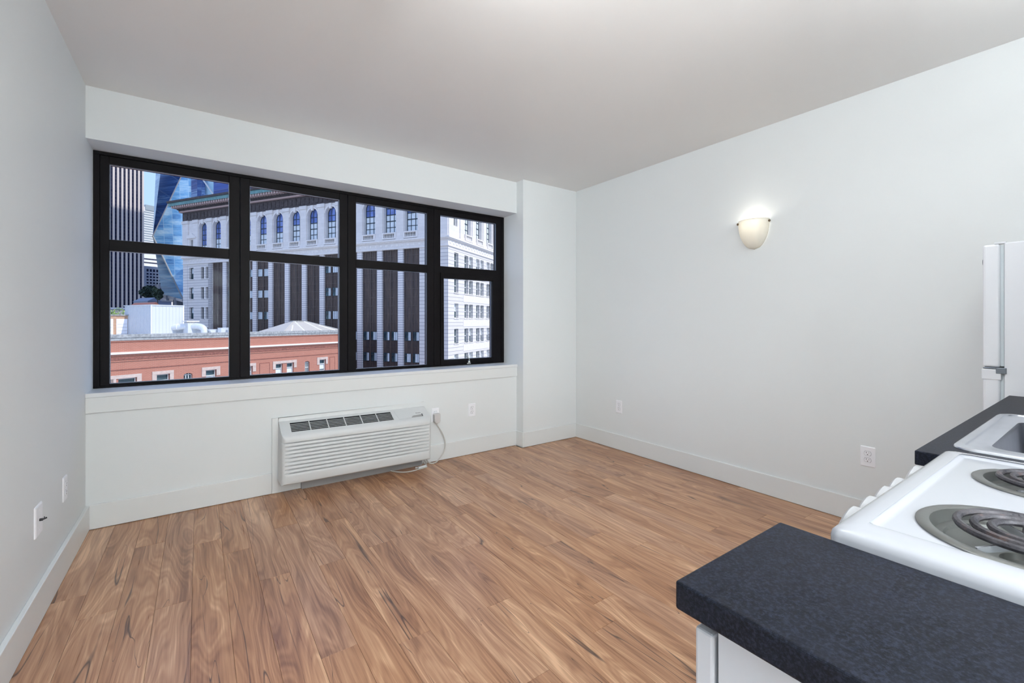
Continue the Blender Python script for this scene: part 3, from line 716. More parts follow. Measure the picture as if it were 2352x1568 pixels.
seqs = [lp(X0, X1, Y0, Y1, ZT+.0004, .045), lp(X0+.001, X1-.001, Y0+.001, Y1-.001, ZT+.003, .044), lp(X0+.005, X1-.005, Y0+.005, Y1-.005, ZT+.0055, .042),
        lp(X0+.018, X1-.018, Y0+.018, Y1-.018, ZT+.0055, .034), lp(X0+.021, X1-.021, Y0+.021, Y1-.021, ZT+.0030, .031), lp(X0+.026, X1-.026, Y0+.026, Y1-.026, ZT+.0026, .028),
        lp(1.452, 1.915, -.17, .194, ZT+.0026, .040), lp(1.455, 1.912, -.167, .191, ZT+.0015, .038), lp(1.460, 1.907, -.162, .186, ZT-.006, .036),
        lp(1.468, 1.899, -.154, .178, ZT-.135, .036), lp(1.480, 1.887, -.142, .166, ZT-.152, .036), lp(1.510, 1.857, -.112, .136, ZT-.157, .030)]
n_ = len(seqs[0])
def lofted(q, cap):
    m = MB(); m.add([p for r in q for p in r], [(i*n_+j, i*n_+(j+1)%n_, (i+1)*n_+(j+1)%n_, (i+1)*n_+j) for i in range(len(q)-1) for j in range(n_)] + ([tuple(range((len(q)-1)*n_, len(q)*n_))] if cap else [])); return m
lofted(seqs[:8], False).build('rim', M['steel'], sk, smooth=30)
lofted(seqs[7:], True).build('bowl', M['steel_refl'], sk, smooth=45)
MB().lathe([(.045, ZT-.1565), (.040, ZT-.154), (.030, ZT-.158), (0, ZT-.160)], (1.683, .012, 0), 'z', 24).build('drain', M['chrome'], sk, smooth=True)
fa = thing('kitchen_faucet', 'chrome kitchen faucet behind the sink bowl', 'faucet', (1.69, -.235, ZT+.003))
MB().lathe([(.028, ZT+.0028), (.028, ZT+.010), (.016, ZT+.016), (.014, ZT+.07), (0, ZT+.075)], (1.69, -.235, 0), 'z', 20).build('base', M['chrome'], fa, smooth=40)
MB().tube(bez([(1.69, -.235, ZT+.07), (1.69, -.20, ZT+.115), (1.69, -.10, ZT+.115), (1.69, -.06, ZT+.075)], 8), .010, 10).build('spout', M['chrome'], fa, smooth=True)
MB().tube([(1.69, -.235, ZT+.074), (1.74, -.235, ZT+.10)], .006, 8).build('handle', M['chrome'], fa, smooth=True)

# fridge
fr = thing('refrigerator', 'white top-freezer refrigerator seen edge-on against the right wall', 'refrigerator', (2.91, 0, 0))
FX0, FX1 = 2.622, 3.205
MB().box(FX0, FX1, YBK+.02, .303, .06, 1.517).build('cabinet', M['fridge'], fr, bevel=.006, seg=3)
MB().box(FX0+.02, FX1-.02, YBK+.04, .28, 0.0, .06).build('base_grille', M['greymetal'], fr)
def door(z0, z1):
    b = MB(); b.box(FX0+.001, FX1, .3135, .3625, z0, z1); return b.build('door', M['fridge'], fr, bevel=.009, seg=4)
d1 = door(1.0165, 1.514); d2 = door(.075, 1.0085)
MB().box(FX0+.010, FX1-.01, .304, .3135, 1.022, 1.508).build('gasket', M['gasket'], fr)
MB().box(FX0+.010, FX1-.01, .304, .3135, .085, 1.000).build('gasket', M['gasket'], fr)
hn = MB(); hn.box(FX0-.004, FX0+.05, .296, .325, .992, 1.016).box(FX0-.001, FX0+.05, .320, .3610, 1.0100, 1.0150); hn.build('hinge', M['greymetal'], fr, bevel=.0015)
MB().box(FX0-.0015, FX0+.06, .3105, .3650, .966, 1.0085).build('door_cap', M['fridge'], fr, bevel=.003)
MB().box(FX0+.002, FX0+.03, .298, .330, 1.513, 1.521).build('top_hinge', M['fridge'], fr, bevel=.002)
MB().lathe([(0,.0045),(.012,.004),(.0135,0)], (2.66, .3625, 1.447), 'y', 20).build('badge', M['greymetal'], fr, smooth=40)
MB().tube([(3.10, .3625, 1.10), (3.10, .395, 1.12), (3.10, .395, 1.40), (3.10, .3625, 1.42)], .009, 8).build('handle', M['fridge'], fr, smooth=True)
MB().tube([(3.10, .3625, .60), (3.10, .395, .62), (3.10, .395, .92), (3.10, .3625, .94)], .009, 8).build('handle', M['fridge'], fr, smooth=True)

# ============================================================ THE CITY OUTSIDE (street level z = -22)
ZG = -22.0
tag(MB().box(-260, 300, 14, 620, ZG-1, ZG).build('ground', M['asphalt']), kind='structure')
def local(b, name, mats, parent, **kw):
    return b.build(name, mats, parent, world=False, **kw)

# ---------- large limestone building: corner at the local origin, shaded front along +y (faces -x), sunlit front along +x (faces -y)
LB = thing('stone_office_building', 'large pale stone building with arched top windows and dark copper cornice', 'building', (30.829, 60.273, 0), 33)
def mL(u, v, w): return (w, u, v)          # shaded front: u along, v up, w inward
def mR(u, v, w): return (u, w, v)          # sunlit front
P0, PITCH, BW = 5.10, 4.062, 3.03
UEND = 61.4; REND = 34.0
Z_BAY, Z_FR, Z_MO, Z_BALB, Z_SILL, Z_ARCH, Z_TOPW = 12.75, 12.9, 13.85, 14.45, 15.45, 20.95, 21.5
# core masses
local(MB().box(.9, REND, .9, UEND-.2, ZG, 23.2), 'core', M['stone'], LB)
def arch(cu, hw, zb, zt, n=14):
    r = hw; zs = zt - r
    return [(cu-hw, zb), (cu+hw, zb)] + [(cu + r*math.cos(math.pi*i/n), zs + r*math.sin(math.pi*i/n)) for i in range(n+1)]
# --- upper storey with arches
def dd(L): 
    out = []
    for p in L:
        if not out or (abs(p[0]-out[-1][0]) + abs(p[1]-out[-1][1])) > 1e-5: out.append(p)
    return out
aw = 1.18
archL = [P0 + BW/2 + PITCH*k for k in range(13)]
holes = [dd(arch(c, aw, Z_SILL, Z_ARCH)) for c in archL]
ped = rect(58.1, 59.0, 15.3, 17.6)
up = MB().plate(rect(0, UEND, Z_MO+.4, Z_TOPW), holes + [ped], mL, .9, back=False)
local(up, 'upper_wall', M['stone'], LB)
archR = [6.52, 10.70, 14.97, 19.2, 23.4, 27.6]
holesR = [dd(arch(c, 1.12, Z_SILL, Z_ARCH)) for c in archR] + [rect(1.80, 2.95, 16.2, 19.6), rect(31.2, 32.3, 16.2, 19.6)]
local(MB().plate(rect(.0, REND, Z_MO+.4, Z_TOPW), holesR, mR, .9, back=False), 'upper_wall', M['stone'], LB)
# one arched window: sash frame with muntins, blue glazing above, pale blinds in the lower lights
def arched_window(m, c, hw, pale, depth=.62):
    f = MB(); zs = Z_ARCH - hw; fw = .10
    o_ = dd(arch(c, hw, Z_SILL, Z_ARCH)); n = len(o_)
    cx, cz = c, (Z_SILL + Z_ARCH)/2
    f.plate(o_, [dd(arch(c, hw-fw, Z_SILL+fw, Z_ARCH-fw))[::-1]], lambda u, v, w: m(u, v, depth+w), .08)
    for du in (-hw/2.9, hw/2.9): f.add([m(c+du+s*.045, z, depth+w) for s in (-1, 1) for z in (Z_SILL, Z_ARCH-.18) for w in (0, .06)], [(0,1,3,2), (4,6,7,5), (0,2,6,4), (1,5,7,3)])
    for k in range(1, 5):
        z = Z_SILL + k*1.02; hh = .075 if k in (2, 3) else .05
        f.add([m(c+s*(hw-.03), z+q*hh, depth+w) for s in (-1, 1) for q in (-1, 1) for w in (0, .07)], [(0,1,3,2), (4,6,7,5), (0,4,5,1), (2,3,7,6), (0,2,6,4)])
    w_ = local(f, 'arched_window', M['tealframe'], LB)
    z_b = Z_SILL + pale*1.02
    gl = MB(); a_ = [p for p in o_ if p[1] > z_b]; 
    gl.add([m(u, v, depth+.05) for u, v in [(c-hw, z_b), (c+hw, z_b)] + a_], [tuple(range(len(a_)+2))]); local(gl, 'glazing', M['bglass'], w_, fix=False)
    if pale:
        bl = MB(); bl.add([m(u, v, depth+.05) for u, v in rect(c-hw, c+hw, Z_SILL, z_b)], [(0,1,2,3)]); local(bl, 'blind', M['blind'], w_, fix=False)
pal = [3, 3, 3, 3, 3, 3, 3, 2, 2, 2, 0, 2, 1]
for c, q in zip(archL, pal): arched_window(mL, c, aw, q)
for c in archR: arched_window(mR, c, 1.12, 4)
for u0, u1, m, z0, z1 in ((1.8, 2.95, mR, 16.2, 19.6), (31.2, 32.3, mR, 16.2, 19.6), (58.1, 59.0, mL, 15.3, 17.6)):
    b = MB(); b.add([m(u, v, .5) for u, v in rect(u0, u1, z0, z1)], [(0,1,2,3)]); b.plate(rect(u0, u1, z0, z1), [rect(u0+.12, u1-.12, z0+.12, z1-.12)[::-1]], lambda u, v, w: m(u, v, .40+w), .06, m=1)
    local(b, 'small_window', [M['dglass'], M['sash'] if m is mR else M['tealframe']], LB)
# pediment over the far small window
pp = MB(); pp.prism([mL(57.2, 17.9, -.35), mL(59.9, 17.9, -.35), mL(59.9, 18.1, -.35), mL(58.55, 19.0, -.35), mL(57.2, 18.1, -.35)], (.36, 0, 0)); pp.prism([mL(57.5, 14.4, -.15), mL(57.9, 14.4, -.15), mL(57.9, 17.9, -.15), mL(57.5, 17.9, -.15)], (.2,0,0)); pp.prism([mL(59.2, 14.4, -.15), mL(59.6, 14.4, -.15), mL(59.6, 17.9, -.15), mL(59.2, 17.9, -.15)], (.2,0,0))
local(pp, 'pediment', M['stone_s'], LB)
# pilasters with capitals, keystones, balconies
def bx(m, u0, u1, v0, v1, w0, w1):
    a = [m(u, v, w) for u in (u0, u1) for v in (v0, v1) for w in (w0, w1)]
    return a, [(0,1,3,2), (4,6,7,5), (0,4,5,1), (2,3,7,6), (0,2,6,4), (1,5,7,3)]
def pilaster(m, u, hw=.72):
    b = MB(); b.add(*bx(m, u-hw, u+hw, Z_BALB-.2, 20.9, -.16, 0)); b.add(*bx(m, u-hw-.1, u+hw+.1, 20.9, 21.5, -.28, 0)); b.add(*bx(m, u-hw-.08, u+hw+.08, 14.25, 14.75, -.24, 0))
    local(b, 'pilaster', M['stone'], LB)
for k in range(14): pilaster(mL, P0 - (PITCH-BW)/2 + PITCH*k)
pilaster(mL, .9, .9); pilaster(mL, 60.5, .85)
for u in (4.25, 8.55, 12.8, 17.05, 21.3, 25.5, 29.8): pilaster(mR, u, .62)
pilaster(mR, .55, .55)
def keyst(m, c):
    b = MB(); b.prism([m(c-.20, 20.55, -.22), m(c+.20, 20.55, -.22), m(c+.28, 21.45, -.22), m(c-.28, 21.45, -.22)], Vector(m(0, 0, .3)) - Vector(m(0, 0, 0))); local(b, 'keystone', M['stone_s'], LB)
def ringarch(m, c, hw):
    b = MB(); n = 14; zs = Z_ARCH - hw; vs = []
    for i in range(n+1):
        a = math.pi*i/n
        for r in (hw+.02, hw+.26): vs.append(m(c + r*math.cos(a), zs + r*math.sin(a), -.09))
    for i in range(n+1):
        a = math.pi*i/n
        for r in (hw+.02, hw+.26): vs.append(m(c + r*math.cos(a), zs + r*math.sin(a), .02))
    q = 2*(n+1); fs = []
    for i in range(n): fs += [(2*i, 2*i+1, 2*i+3, 2*i+2), (2*i, 2*i+2, q+2*i+2, q+2*i), (2*i+1, q+2*i+1, q+2*i+3, 2*i+3)]
    b.add(vs, fs); local(b, 'arch_moulding', M['stone_s'], LB)
def balcony(m, c, hw):
    b = MB(); b.add(*bx(m, c-hw-.15, c+hw+.15, 15.28, 15.46, -.30, .12)); b.add(*bx(m, c-hw-.15, c+hw+.15, 14.42, 14.62, -.30, .12))
    for s in (-1, 1): b.add(*bx(m, c+s*(hw+.02)-.13, c+s*(hw+.02)+.13, 14.6, 15.3, -.28, .1))
    ba = local(b, 'balustrade', M['stone_s'], LB)
    g = MB()
    for k in range(7):
        u = c - hw + .30 + k*(2*hw-.6)/6
        base = m(u, 0, -.10)
        g.lathe([(.05, 14.6), (.10, 14.75), (.055, 15.1), (.09, 15.28)], (base[0], base[1], 0), 'z', 6)
    local(g, 'balusters', M['stone_s'], ba)
    d = MB(); d.add([m(u, v, -.03) for u, v in rect(c-hw-.1, c+hw+.1, 14.62, 15.28)], [(0,1,2,3)]); local(d, 'gap_shade', M['slot'], ba, fix=False)  # dark sheet painted for the shade between the balusters
for c in archL: keyst(mL, c); ringarch(mL, c, aw); balcony(mL, c, aw)
for c in archR: keyst(mR, c); ringarch(mR, c, 1.12); balcony(mR, c, 1.12)
# string courses and frieze band with medallions
def course(name, v0, v1, w, mt, du=0):
    b = MB()
    b.prism([(-w, -w, v0), (-w, UEND+du, v0), (.9, UEND+du, v0), (.9, .9, v0), (REND, .9, v0), (REND, -w, v0)], (0, 0, v1-v0)); return local(b, name, mt, LB)
course('frieze_band', Z_BAY, Z_MO+.02, 0.02, M['stone'])
course('string_course', Z_MO, 14.02, .30, M['stone_s']); course('string_course', 14.02, 14.28, .46, M['stone_s'])
course('lower_moulding', 12.78, 12.95, .16, M['stone_s'])
md = MB()
for k in range(57):
    c = .9 + k*1.04
    if c < UEND-.5: md.lathe([(0, -.10), (.20, -.09), (.27, -.02)], (0, c, 13.4), 'x', 8)
for k in range(32): md.lathe([(0, -.10), (.20, -.09), (.27, -.02)], (.7+k*1.04, 0, 13.4), 'y', 8)
tag(local(md, 'medallion_row', M['stone_s'], LB), kind='stuff')
# dark frieze, pink band, cornice with brackets
course('copper_frieze', Z_TOPW, 23.25, .06, M['frieze'], .06)
fp = MB()
for k in range(60):
    u = .6 + k*1.011; fp.add(*bx(mL, u-.28, u+.28, 21.85, 22.95, -.13, -.04))
for k in range(33): fp.add(*bx(mR, .3+k*1.011, .86+k*1.011, 21.85, 22.95, -.13, -.04))
tag(local(fp, 'frieze_relief', M['frieze'], LB), kind='stuff')
course('pink_band', 23.25, 23.5, .50, M['pinkstone'], .5)
course('soffit', 23.5, 23.75, .55, M['frieze'], .55)
course('eave', 24.35, 24.95, 1.75, M['verdigris'], 1.75); course('gutter_edge', 24.95, 25.35, 1.95, M['frieze'], 1.95)
course('cornice_bed', 23.75, 24.36, .75, M['frieze'], .75)
br_ = MB()
for k in range(100):
    u = -1.2 + k*.655
    if u < UEND+1.5: br_.add(*bx(mL, u-.15, u+.15, 23.95, 24.36, -1.6, -.6))
for k in range(54): br_.add(*bx(mR, -1.2+k*.655-.15, -1.2+k*.655+.15, 23.95, 24.36, -1.6, -.6))
tag(local(br_, 'cornice_brackets', M['pinkstone'], LB), kind='stuff')
local(MB().prism([(-1.2, -1.2, 25.3), (-1.2, UEND+1.2, 25.3), (REND, UEND+1.2, 25.3), (REND, -1.2, 25.3)], (0, 0, .15)), 'roof', M['verdigris'], LB)
# --- lower storeys, shaded front: piers, bronze bays, windows
FL = 3.98
rows = [12.05 - FL*k for k in range(9)]           # window-head heights
wallL = MB()
endholes = []
for k, zt_ in enumerate(rows):
    if zt_ - 2.3 < -10: break
    endholes += [rect(1.75, 3.05, zt_-2.3, zt_), rect(53.7, 54.55, zt_-2.3, zt_), rect(55.15, 56.0, zt_-2.3, zt_), rect(58.2, 59.5, zt_-2.3, zt_)]
local(MB().plate(rect(0, P0, ZG, Z_BAY), [h for h in endholes if h[0][0] < 5], mL, .9, back=False), 'corner_wall', M['stone_c'], LB)
local(MB().plate(rect(P0+PITCH*12-1.0, UEND, ZG, Z_BAY), [h for h in endholes if h[0][0] > 50], mL, .9, back=False), 'end_wall', M['stone_c'], LB)
def sash_mesh(w, hgt, glassm, framem, blindf=0.0, m=mL, name='window_unit', depth=.45, three=False):
    b = MB(); z0, z1 = -hgt, 0
    b.add([m(u, v, depth+.05) for u, v in rect(0, w, z0, z1)], [(0,1,2,3)], 0)
    b.plate(rect(0, w, z0, z1), [rect(.08, w-.08, z0+.09, z1-.09)[::-1]], lambda u, v, q: m(u, v, depth+q-.04), .06, m=1)
    b.add(*bx(m, .05, w-.05, z0+hgt*.46, z0+hgt*.46+.10, depth-.05, depth+.04), m=1)
    if three: b.add(*bx(m, w/2-.04, w/2+.04, z0, z1, depth-.05, depth+.04), m=1)
    if blindf: b.add([m(u, v, depth+.035) for u, v in rect(.1, w-.1, z1-hgt*blindf, z1-.05)], [(0,1,2,3)], 2)
    b.add(*bx(m, -.12, w+.12, z0-.14, z0, -.10, depth), m=3)
    return b.mesh(name, [glassm, framem, M['blind'], M['stone_s']])
def inst(me, name, parent, loc):
    o = bpy.data.objects.new(name, me); COL.objects.link(o); o.parent = parent; o.location = loc; return o
s1 = sash_mesh(1.3, 2.3, M['dglass'], M['tealframe'], .0); s1b = sash_mesh(1.3, 2.3, M['dglass'], M['tealframe'], .55)
s2 = sash_mesh(.85, 2.3, M['dglass'], M['tealframe']); s2b = sash_mesh(.85, 2.3, M['dglass'], M['tealframe'], .5)
for h in endholes:
    u, zt_ = h[0][0], h[2][1]; wide = h[1][0]-h[0][0] > 1
    inst((s1b if random.random() < .6 else s1) if wide else (s2b if random.random() < .2 else s2), 'window_unit', LB, (0, u, zt_))
pm = MB(); pm.add(*bx(mL, 0, PITCH-BW, ZG, Z_BAY, 0, .9)); pm_ = pm.mesh('pier', M['stone_p'])
for k in range(12): inst(pm_, 'pier', LB, (0, P0+BW+PITCH*k, 0))
bay = MB(); bay.add([mL(u, v, .34) for u, v in rect(0, BW, ZG, Z_BAY)], [(0,1,2,3)])
for k in range(11):
    u = .0 + k*BW/10; wd = .10 if k == 5 else .035
    bay.add(*bx(mL, max(0, u-wd), min(BW, u+wd), ZG, Z_BAY, .24 if k == 5 else .29, .34))
zz = Z_BAY - 1.0
while zz > ZG:
    bay.add(*bx(mL, 0, BW, zz-.05, zz+.05, .27, .34)); zz -= 1.327
bay_ = bay.mesh('bay_panel', M['bronze'])
for k in range(12): inst(bay_, 'bay_panel', LB, (0, P0+PITCH*k, 0))
def bay_win(blindw):
    b = MB(); w, hgt = 1.14, 1.42
    b.add([mL(u, v, .275) for u, v in rect(0, w, -hgt, 0)], [(0,1,2,3)], 0)
    b.plate(rect(0, w, -hgt, 0), [rect(.05, w-.05, -hgt+.05, -.05)[::-1]], lambda u, v, q: mL(u, v, .23+q), .05, m=1)
    for q in (.33, .66): b.add(*bx(mL, w*q-.025, w*q+.025, -hgt, 0, .235, .275), m=1)
    if blindw: b.add([mL(u, v, .262) for u, v in rect(.05, w*blindw, -hgt+.05, -.05)], [(0,1,2,3)], 2)
    return b.mesh('bay_window', [M['dglass'], M['tealframe'], M['blind']])
bwm = [bay_win(q) for q in (0, .45, .7, .95)]
litbays = {4: .95, 8: .95, 11: .0, 9: 0.0}
rng = random.Random(3)
for k in range(12):
    for r_, zt_ in enumerate([11.0, 7.05, 3.07, -.38, -3.80]):
        if k in (4, 8): js = 3 if rng.random() < .8 else 2
        elif k <= 3 and r_ >= 3: js = rng.choice([1, 1, 2])
        elif k in (9, 10) and r_ < 3: js = 2
        else: continue                                            # the other bays are plain bronze at these floors
        for s in (0, 1):
            inst(bwm[js if rng.random() < .7 else 1], 'bay_window', LB, (0, P0+PITCH*k + .18 + s*1.54, zt_))
# --- lower storeys, sunlit front
colsR = [1.95] + [v for k in range(7) for v in (5.35+4.27*k, 7.05+4.27*k)]
colsR = [c for c in colsR if c < REND-1.5]
hr = [rect(c, c+1.3, zt_-2.3, zt_) for c in colsR for zt_ in rows[:7]]
local(MB().plate(rect(0, REND, ZG, Z_BAY), hr, mR, .9, back=False), 'sunlit_wall', M['stone_c'], LB)
sr = sash_mesh(1.3, 2.3, M['dglass'], M['sash'], .0, mR); srb = sash_mesh(1.3, 2.3, M['dglass'], M['sash'], .5, mR); src = sash_mesh(1.3, 2.3, M['dglass'], M['sash'], .95, mR)
for c in colsR:
    for k, zt_ in enumerate(rows[:6]):
        inst(src if k == 4 and random.random() < .5 else random.choice([sr, sr, srb]), 'window_unit', LB, (c, 0, zt_))
# smooth spandrel band between the paired windows
for zt_ in rows[:6]:
    local(MB().box(4.9, REND, -.04, .0, zt_-2.3-1.35, zt_-2.3-.22), 'spandrel_band', M['stone_s'], LB)

# ---------- red brick building: front wall along local x, faces -y
BB = thing('brick_building', 'red brick building with white belt course and grey parapet across the street', 'building', (15.549, 62.524, 0), 27)
def K(z): return 1.2 + (z-1.2)*1.5
def mB(u, v, w): return (u, w, v)
ZP = K(.46); L0, L1, DB = -44.0, 2.0, 33.0
wins = []   # (u0, u1, ztop, zbot, hood u0, hood u1)
S = 1.5
wl = [(-15.95*S, -15.07*S, K(-2.14), K(-3.15), -16.3*S, -14.83*S), (-14.04*S, -13.34*S, K(-2.10), K(-3.1), -14.29*S, -13.12*S), (-11.19*S, -10.53*S, K(-2.10), K(-3.1), -11.46*S, -10.28*S),
      (-8.50*S, -7.97*S, K(-2.09), K(-3.1), -8.75*S, -7.72*S), (-6.13*S, -5.53*S, K(-2.10), K(-3.05), -6.37*S, -4.31*S), (-5.17*S, -4.57*S, K(-2.10), K(-3.05), None, None),
      (-2.09*S, -1.46*S, K(-2.07), K(-3.05), -2.35*S, -1.26*S), (-16.95*S, -16.2*S, K(-2.14), K(-3.15), -17.2*S, -16.3*S), (-19.8*S, -19.1*S, K(-2.12), K(-3.1), -20.05*S, -18.85*S), (-22.6*S, -21.9*S, K(-2.12), K(-3.1), -22.85*S, -21.65*S)]
small = [(-12.54*S, -12.02*S, K(-2.28), K(-3.1)), (-3.54*S, -3.08*S, K(-2.20), K(-3.05))]
blinds = [(-7.4*S, -6.67*S, K(-1.96), K(-3.2)), (-1.02*S, -.52*S, K(-1.94), K(-3.2))]
holes = [rect(a, b2, zb_, zt_) for a, b2, zt_, zb_, *_ in wl]
for a, b2, zt_, zb_ in small:
    c = (a+b2)/2; hw = (b2-a)/2; holes.append([(a, zb_), (b2, zb_), (b2, zt_)] + [(c+hw*math.cos(math.pi*i/6), zt_ + .16*math.sin(math.pi*i/6)) for i in range(1, 6)] + [(a, zt_)])
local(MB().plate(rect(L0, L1, ZG, K(.05)), holes, mB, .45, back=False), 'front_wall', M['brick'], BB)
local(MB().box(L0, L1, .45, DB, ZG, ZP-.75), 'core', M['roof'], BB)
local(MB().box(L1-.4, L1, 0, DB, ZG, K(.05)), 'side_wall', M['brick'], BB)
local(MB().box(L0, L1+.12, -.16, .50, K(.26), ZP, ), 'parapet_coping', M['coping'], BB)
local(MB().box(L0, L1+.08, -.10, .46, K(.10), K(.26)), 'coping_base', M['coping'], BB)
local(MB().box(L0, L1+.03, -.05, .44, K(.02), K(.10)), 'brick_ledge', M['brick'], BB)
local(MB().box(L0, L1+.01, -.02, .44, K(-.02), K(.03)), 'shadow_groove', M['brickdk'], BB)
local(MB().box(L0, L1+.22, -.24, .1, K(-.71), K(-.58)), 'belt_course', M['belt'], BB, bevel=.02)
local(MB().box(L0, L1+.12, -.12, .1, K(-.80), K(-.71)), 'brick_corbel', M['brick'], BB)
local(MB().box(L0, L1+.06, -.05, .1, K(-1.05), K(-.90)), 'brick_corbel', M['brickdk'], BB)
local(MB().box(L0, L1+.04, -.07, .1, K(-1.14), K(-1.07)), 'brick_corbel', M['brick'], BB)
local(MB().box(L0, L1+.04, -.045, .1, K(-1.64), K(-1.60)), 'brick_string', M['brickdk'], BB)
def bwin(w, hgt):
    b = MB(); z0, z1 = -hgt, 0
    b.add([mB(u, v, .30) for u, v in rect(0, w, z0, z1)], [(0,1,2,3)], 0)
    b.plate(rect(0, w, z0, z1), [rect(.07, w-.07, z0+.08, z1-.08)[::-1]], lambda u, v, q: mB(u, v, .20+q), .08, m=1)
    b.add(*bx(mB, .05, w-.05, z1-hgt*.42, z1-hgt*.42+.08, .19, .29), m=1)
    b.add([mB(u, v, .285) for u, v in rect(.08, w-.08, z1-hgt*.85, z1-hgt*.45)], [(0,1,2,3)], 2)
    return b
for a, b2, zt_, zb_, h0, h1 in wl:
    o = local(bwin(b2-a, zt_-zb_), 'window_unit', [M['dglass'], M['sash'], M['blind']], BB); o.location = (a, 0, zt_)
    if h0 is not None:
        hb = MB(); e = h1 if h1 < -4.4*S or h1 > -4*S else h1
        hb.add(*bx(mB, h0, h1, zt_+.02, zt_+.32, -.07, .02)); hb.add(*bx(mB, h0, min(h0+.36, a-.01), zt_-.62, zt_+.02, -.06, .02)); hb.add(*bx(mB, max(h1-.36, (b2 if h1 > -6.9*S or h1 < -6.3*S else b2)+.01), h1, zt_-.62, zt_+.02, -.06, .02))
        local(hb, 'hood_stone', M['hood'], BB)
for a, b2, zt_, zb_ in small:
    b = MB(); b.add([mB(u, v, .30) for u, v in rect(a, b2, zb_, zt_+.2)], [(0,1,2,3)]); w = b2-a
    for q in (.02, .34, .66, .98): b.add(*bx(mB, a+w*q-.03, a+w*q+.03, zb_, zt_+.14, .20, .28), m=1)
    for zq in (zt_-.02, (zt_+zb_)/2, zb_+.08): b.add(*bx(mB, a, b2, zq-.04, zq+.04, .20, .28), m=1)
    local(b, 'arched_window', [M['dglass'], M['sash']], BB)
for a, b2, zt_, zb_ in blinds:
    b = MB(); b.add(*bx(mB, a, b2, zb_, zt_, -.02, .0)); o = local(b, 'blind_panel', M['brick'], BB)
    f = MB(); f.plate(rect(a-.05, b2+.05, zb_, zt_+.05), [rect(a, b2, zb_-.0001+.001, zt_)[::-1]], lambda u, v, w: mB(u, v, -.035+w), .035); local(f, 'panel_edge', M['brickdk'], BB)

# ---------- things on the brick building's roof (deck at z = ZP-.75)
ZR = ZP - .75
sh_ = thing('roof_shed', 'white ribbed metal shed on the brick building roof', 'roof shed', (-4.826, 70.84, ZR), 27)
HS = 3.36 - ZR
local(MB().box(0, 3.55, 0, 6.9, 0, HS-.12), 'walls', M['metalw'], sh_)
rb = MB()
for k in range(19): rb.box(-.035, 0, .12+.365*k, .20+.365*k, 0, HS-.12)
for k in range(10): rb.box(.1+.37*k, .17+.37*k, -.03, 0, 0, HS-.12)
tag(local(rb, 'wall_ribs', M['metalw'], sh_), kind='stuff')
local(MB().box(-.09, 3.64, -.09, 7.0, HS-.12, HS), 'roof_trim', M['metalw'], sh_)
local(MB().box(3.50, 3.62, -.06, .02, 0, HS-.12).box(-.06, .05, -.06, .02, 0, HS-.12), 'corner_trim', M['plate'], sh_)
# bent duct, vents and boxes
du = thing('roof_duct', 'fat pale metal duct bending down onto the brick building roof', 'duct', (-1.2, 74.2, ZR))
def at(o, k): return tuple(v*k + w*(1-k) for v, w in zip(o, (0, 0, 1.2)))
dp = [at((-4.1, 83.6, .10), .87), at((-2.5, 82.5, .42), .87), at((-.9, 81.5, .52), .87), at((.1, 80.8, .50), .87), at((.62, 80.4, .1), .87), at((.70, 80.3, -.9), .87)]
MB().tube(bez(dp, 6), .40, 14).build('duct_run', M['duct'], du, smooth=True)
for p, q in ((dp[1], dp[2]), (dp[2], dp[3])):
    a = Vector(p); d = (Vector(q)-a).normalized()*.06; MB().tube([a, a+d], .44, 14).build('duct_flange', M['plate'], du)
vb = thing('roof_vent', 'small white hooded vent box beside the roof shed', 'vent', at((-1.0, 81.6, ZR), .87)[:2] + (ZR,), 27)
vz = 1.2 - (738.95-735)/1014.8*0 
local(MB().box(-.55, .55, -.45, .45, 0, 1.2-ZR-.15), 'box', M['metalw'], vb); local(MB().box(-.75, .75, -.6, .6, 1.2-ZR+.0, 1.2-ZR+.14).box(-.3, .3, -.3, .3, 1.2-ZR-.15, 1.2-ZR), 'hood', M['belt'], vb)
for i, (px_, py_, w, hh, lb) in enumerate(((1.55, 69.9, 1.1, .88, 'slanted pale metal box on the brick roof, leftmost of three'), (2.62, 69.3, .95, 1.08, 'square pale metal box on the brick roof, middle of three'), (3.72, 68.6, .95, 1.12, 'square pale metal box on the brick roof, right of three'))):
    t = thing('roof_box', lb, 'roof box', (px_, py_, ZR), 27)
    b = MB()
    if i == 0: b.prism([(-.25, -.4, 0), (w/2, -.4, 0), (w/2, -.4, hh), (-w/2-.1, -.4, hh)], (0, .8, 0))
    else: b.box(-w/2, w/2, -.4, .4, 0, hh)
    local(b, 'body', M['duct'], t)
    local(MB().box(-w/2-.03, w/2+.03, -.43, .43, hh-.05, hh+.01), 'lid', M['metalw'], t)
hp = thing('hip_roof', 'beige ribbed hip roof lantern rising behind the brick parapet', 'roof', (13.071, 71.635, ZR), 27)
h0, h1 = -.25-ZR, 1.27-ZR
b = MB(); bs = [(-5.6, -2.6, h0), (5.2, -2.6, h0), (5.2, 3.2, h0), (-5.6, 3.2, h0)]; tp = [(-2.0, .1, h1), (0.1, .1, h1), (.1, .6, h1), (-2.0, .6, h1)]
b.add(bs+tp, [(0,1,5,4), (1,2,6,5), (2,3,7,6), (3,0,4,7), (4,5,6,7)]); local(b, 'roof_slopes', M['hiproof'], hp)
local(MB().box(-5.6, 5.2, -2.6, 3.2, 0, h0), 'base_wall', M['conc'], hp)
def rib(a, c): return MB().tube([a, c], .07, 6)
for t_ in (.12, .33, .62, .86):
    a = Vector(bs[0]).lerp(Vector(bs[1]), t_); c = Vector(tp[0]).lerp(Vector(tp[1]), min(1, max(0, (t_-.3)/.4)))
    if t_ in (.12, .86): c = a.lerp(c, .62)
    local(rib(a, c), 'standing_seam', M['plate'], hp)
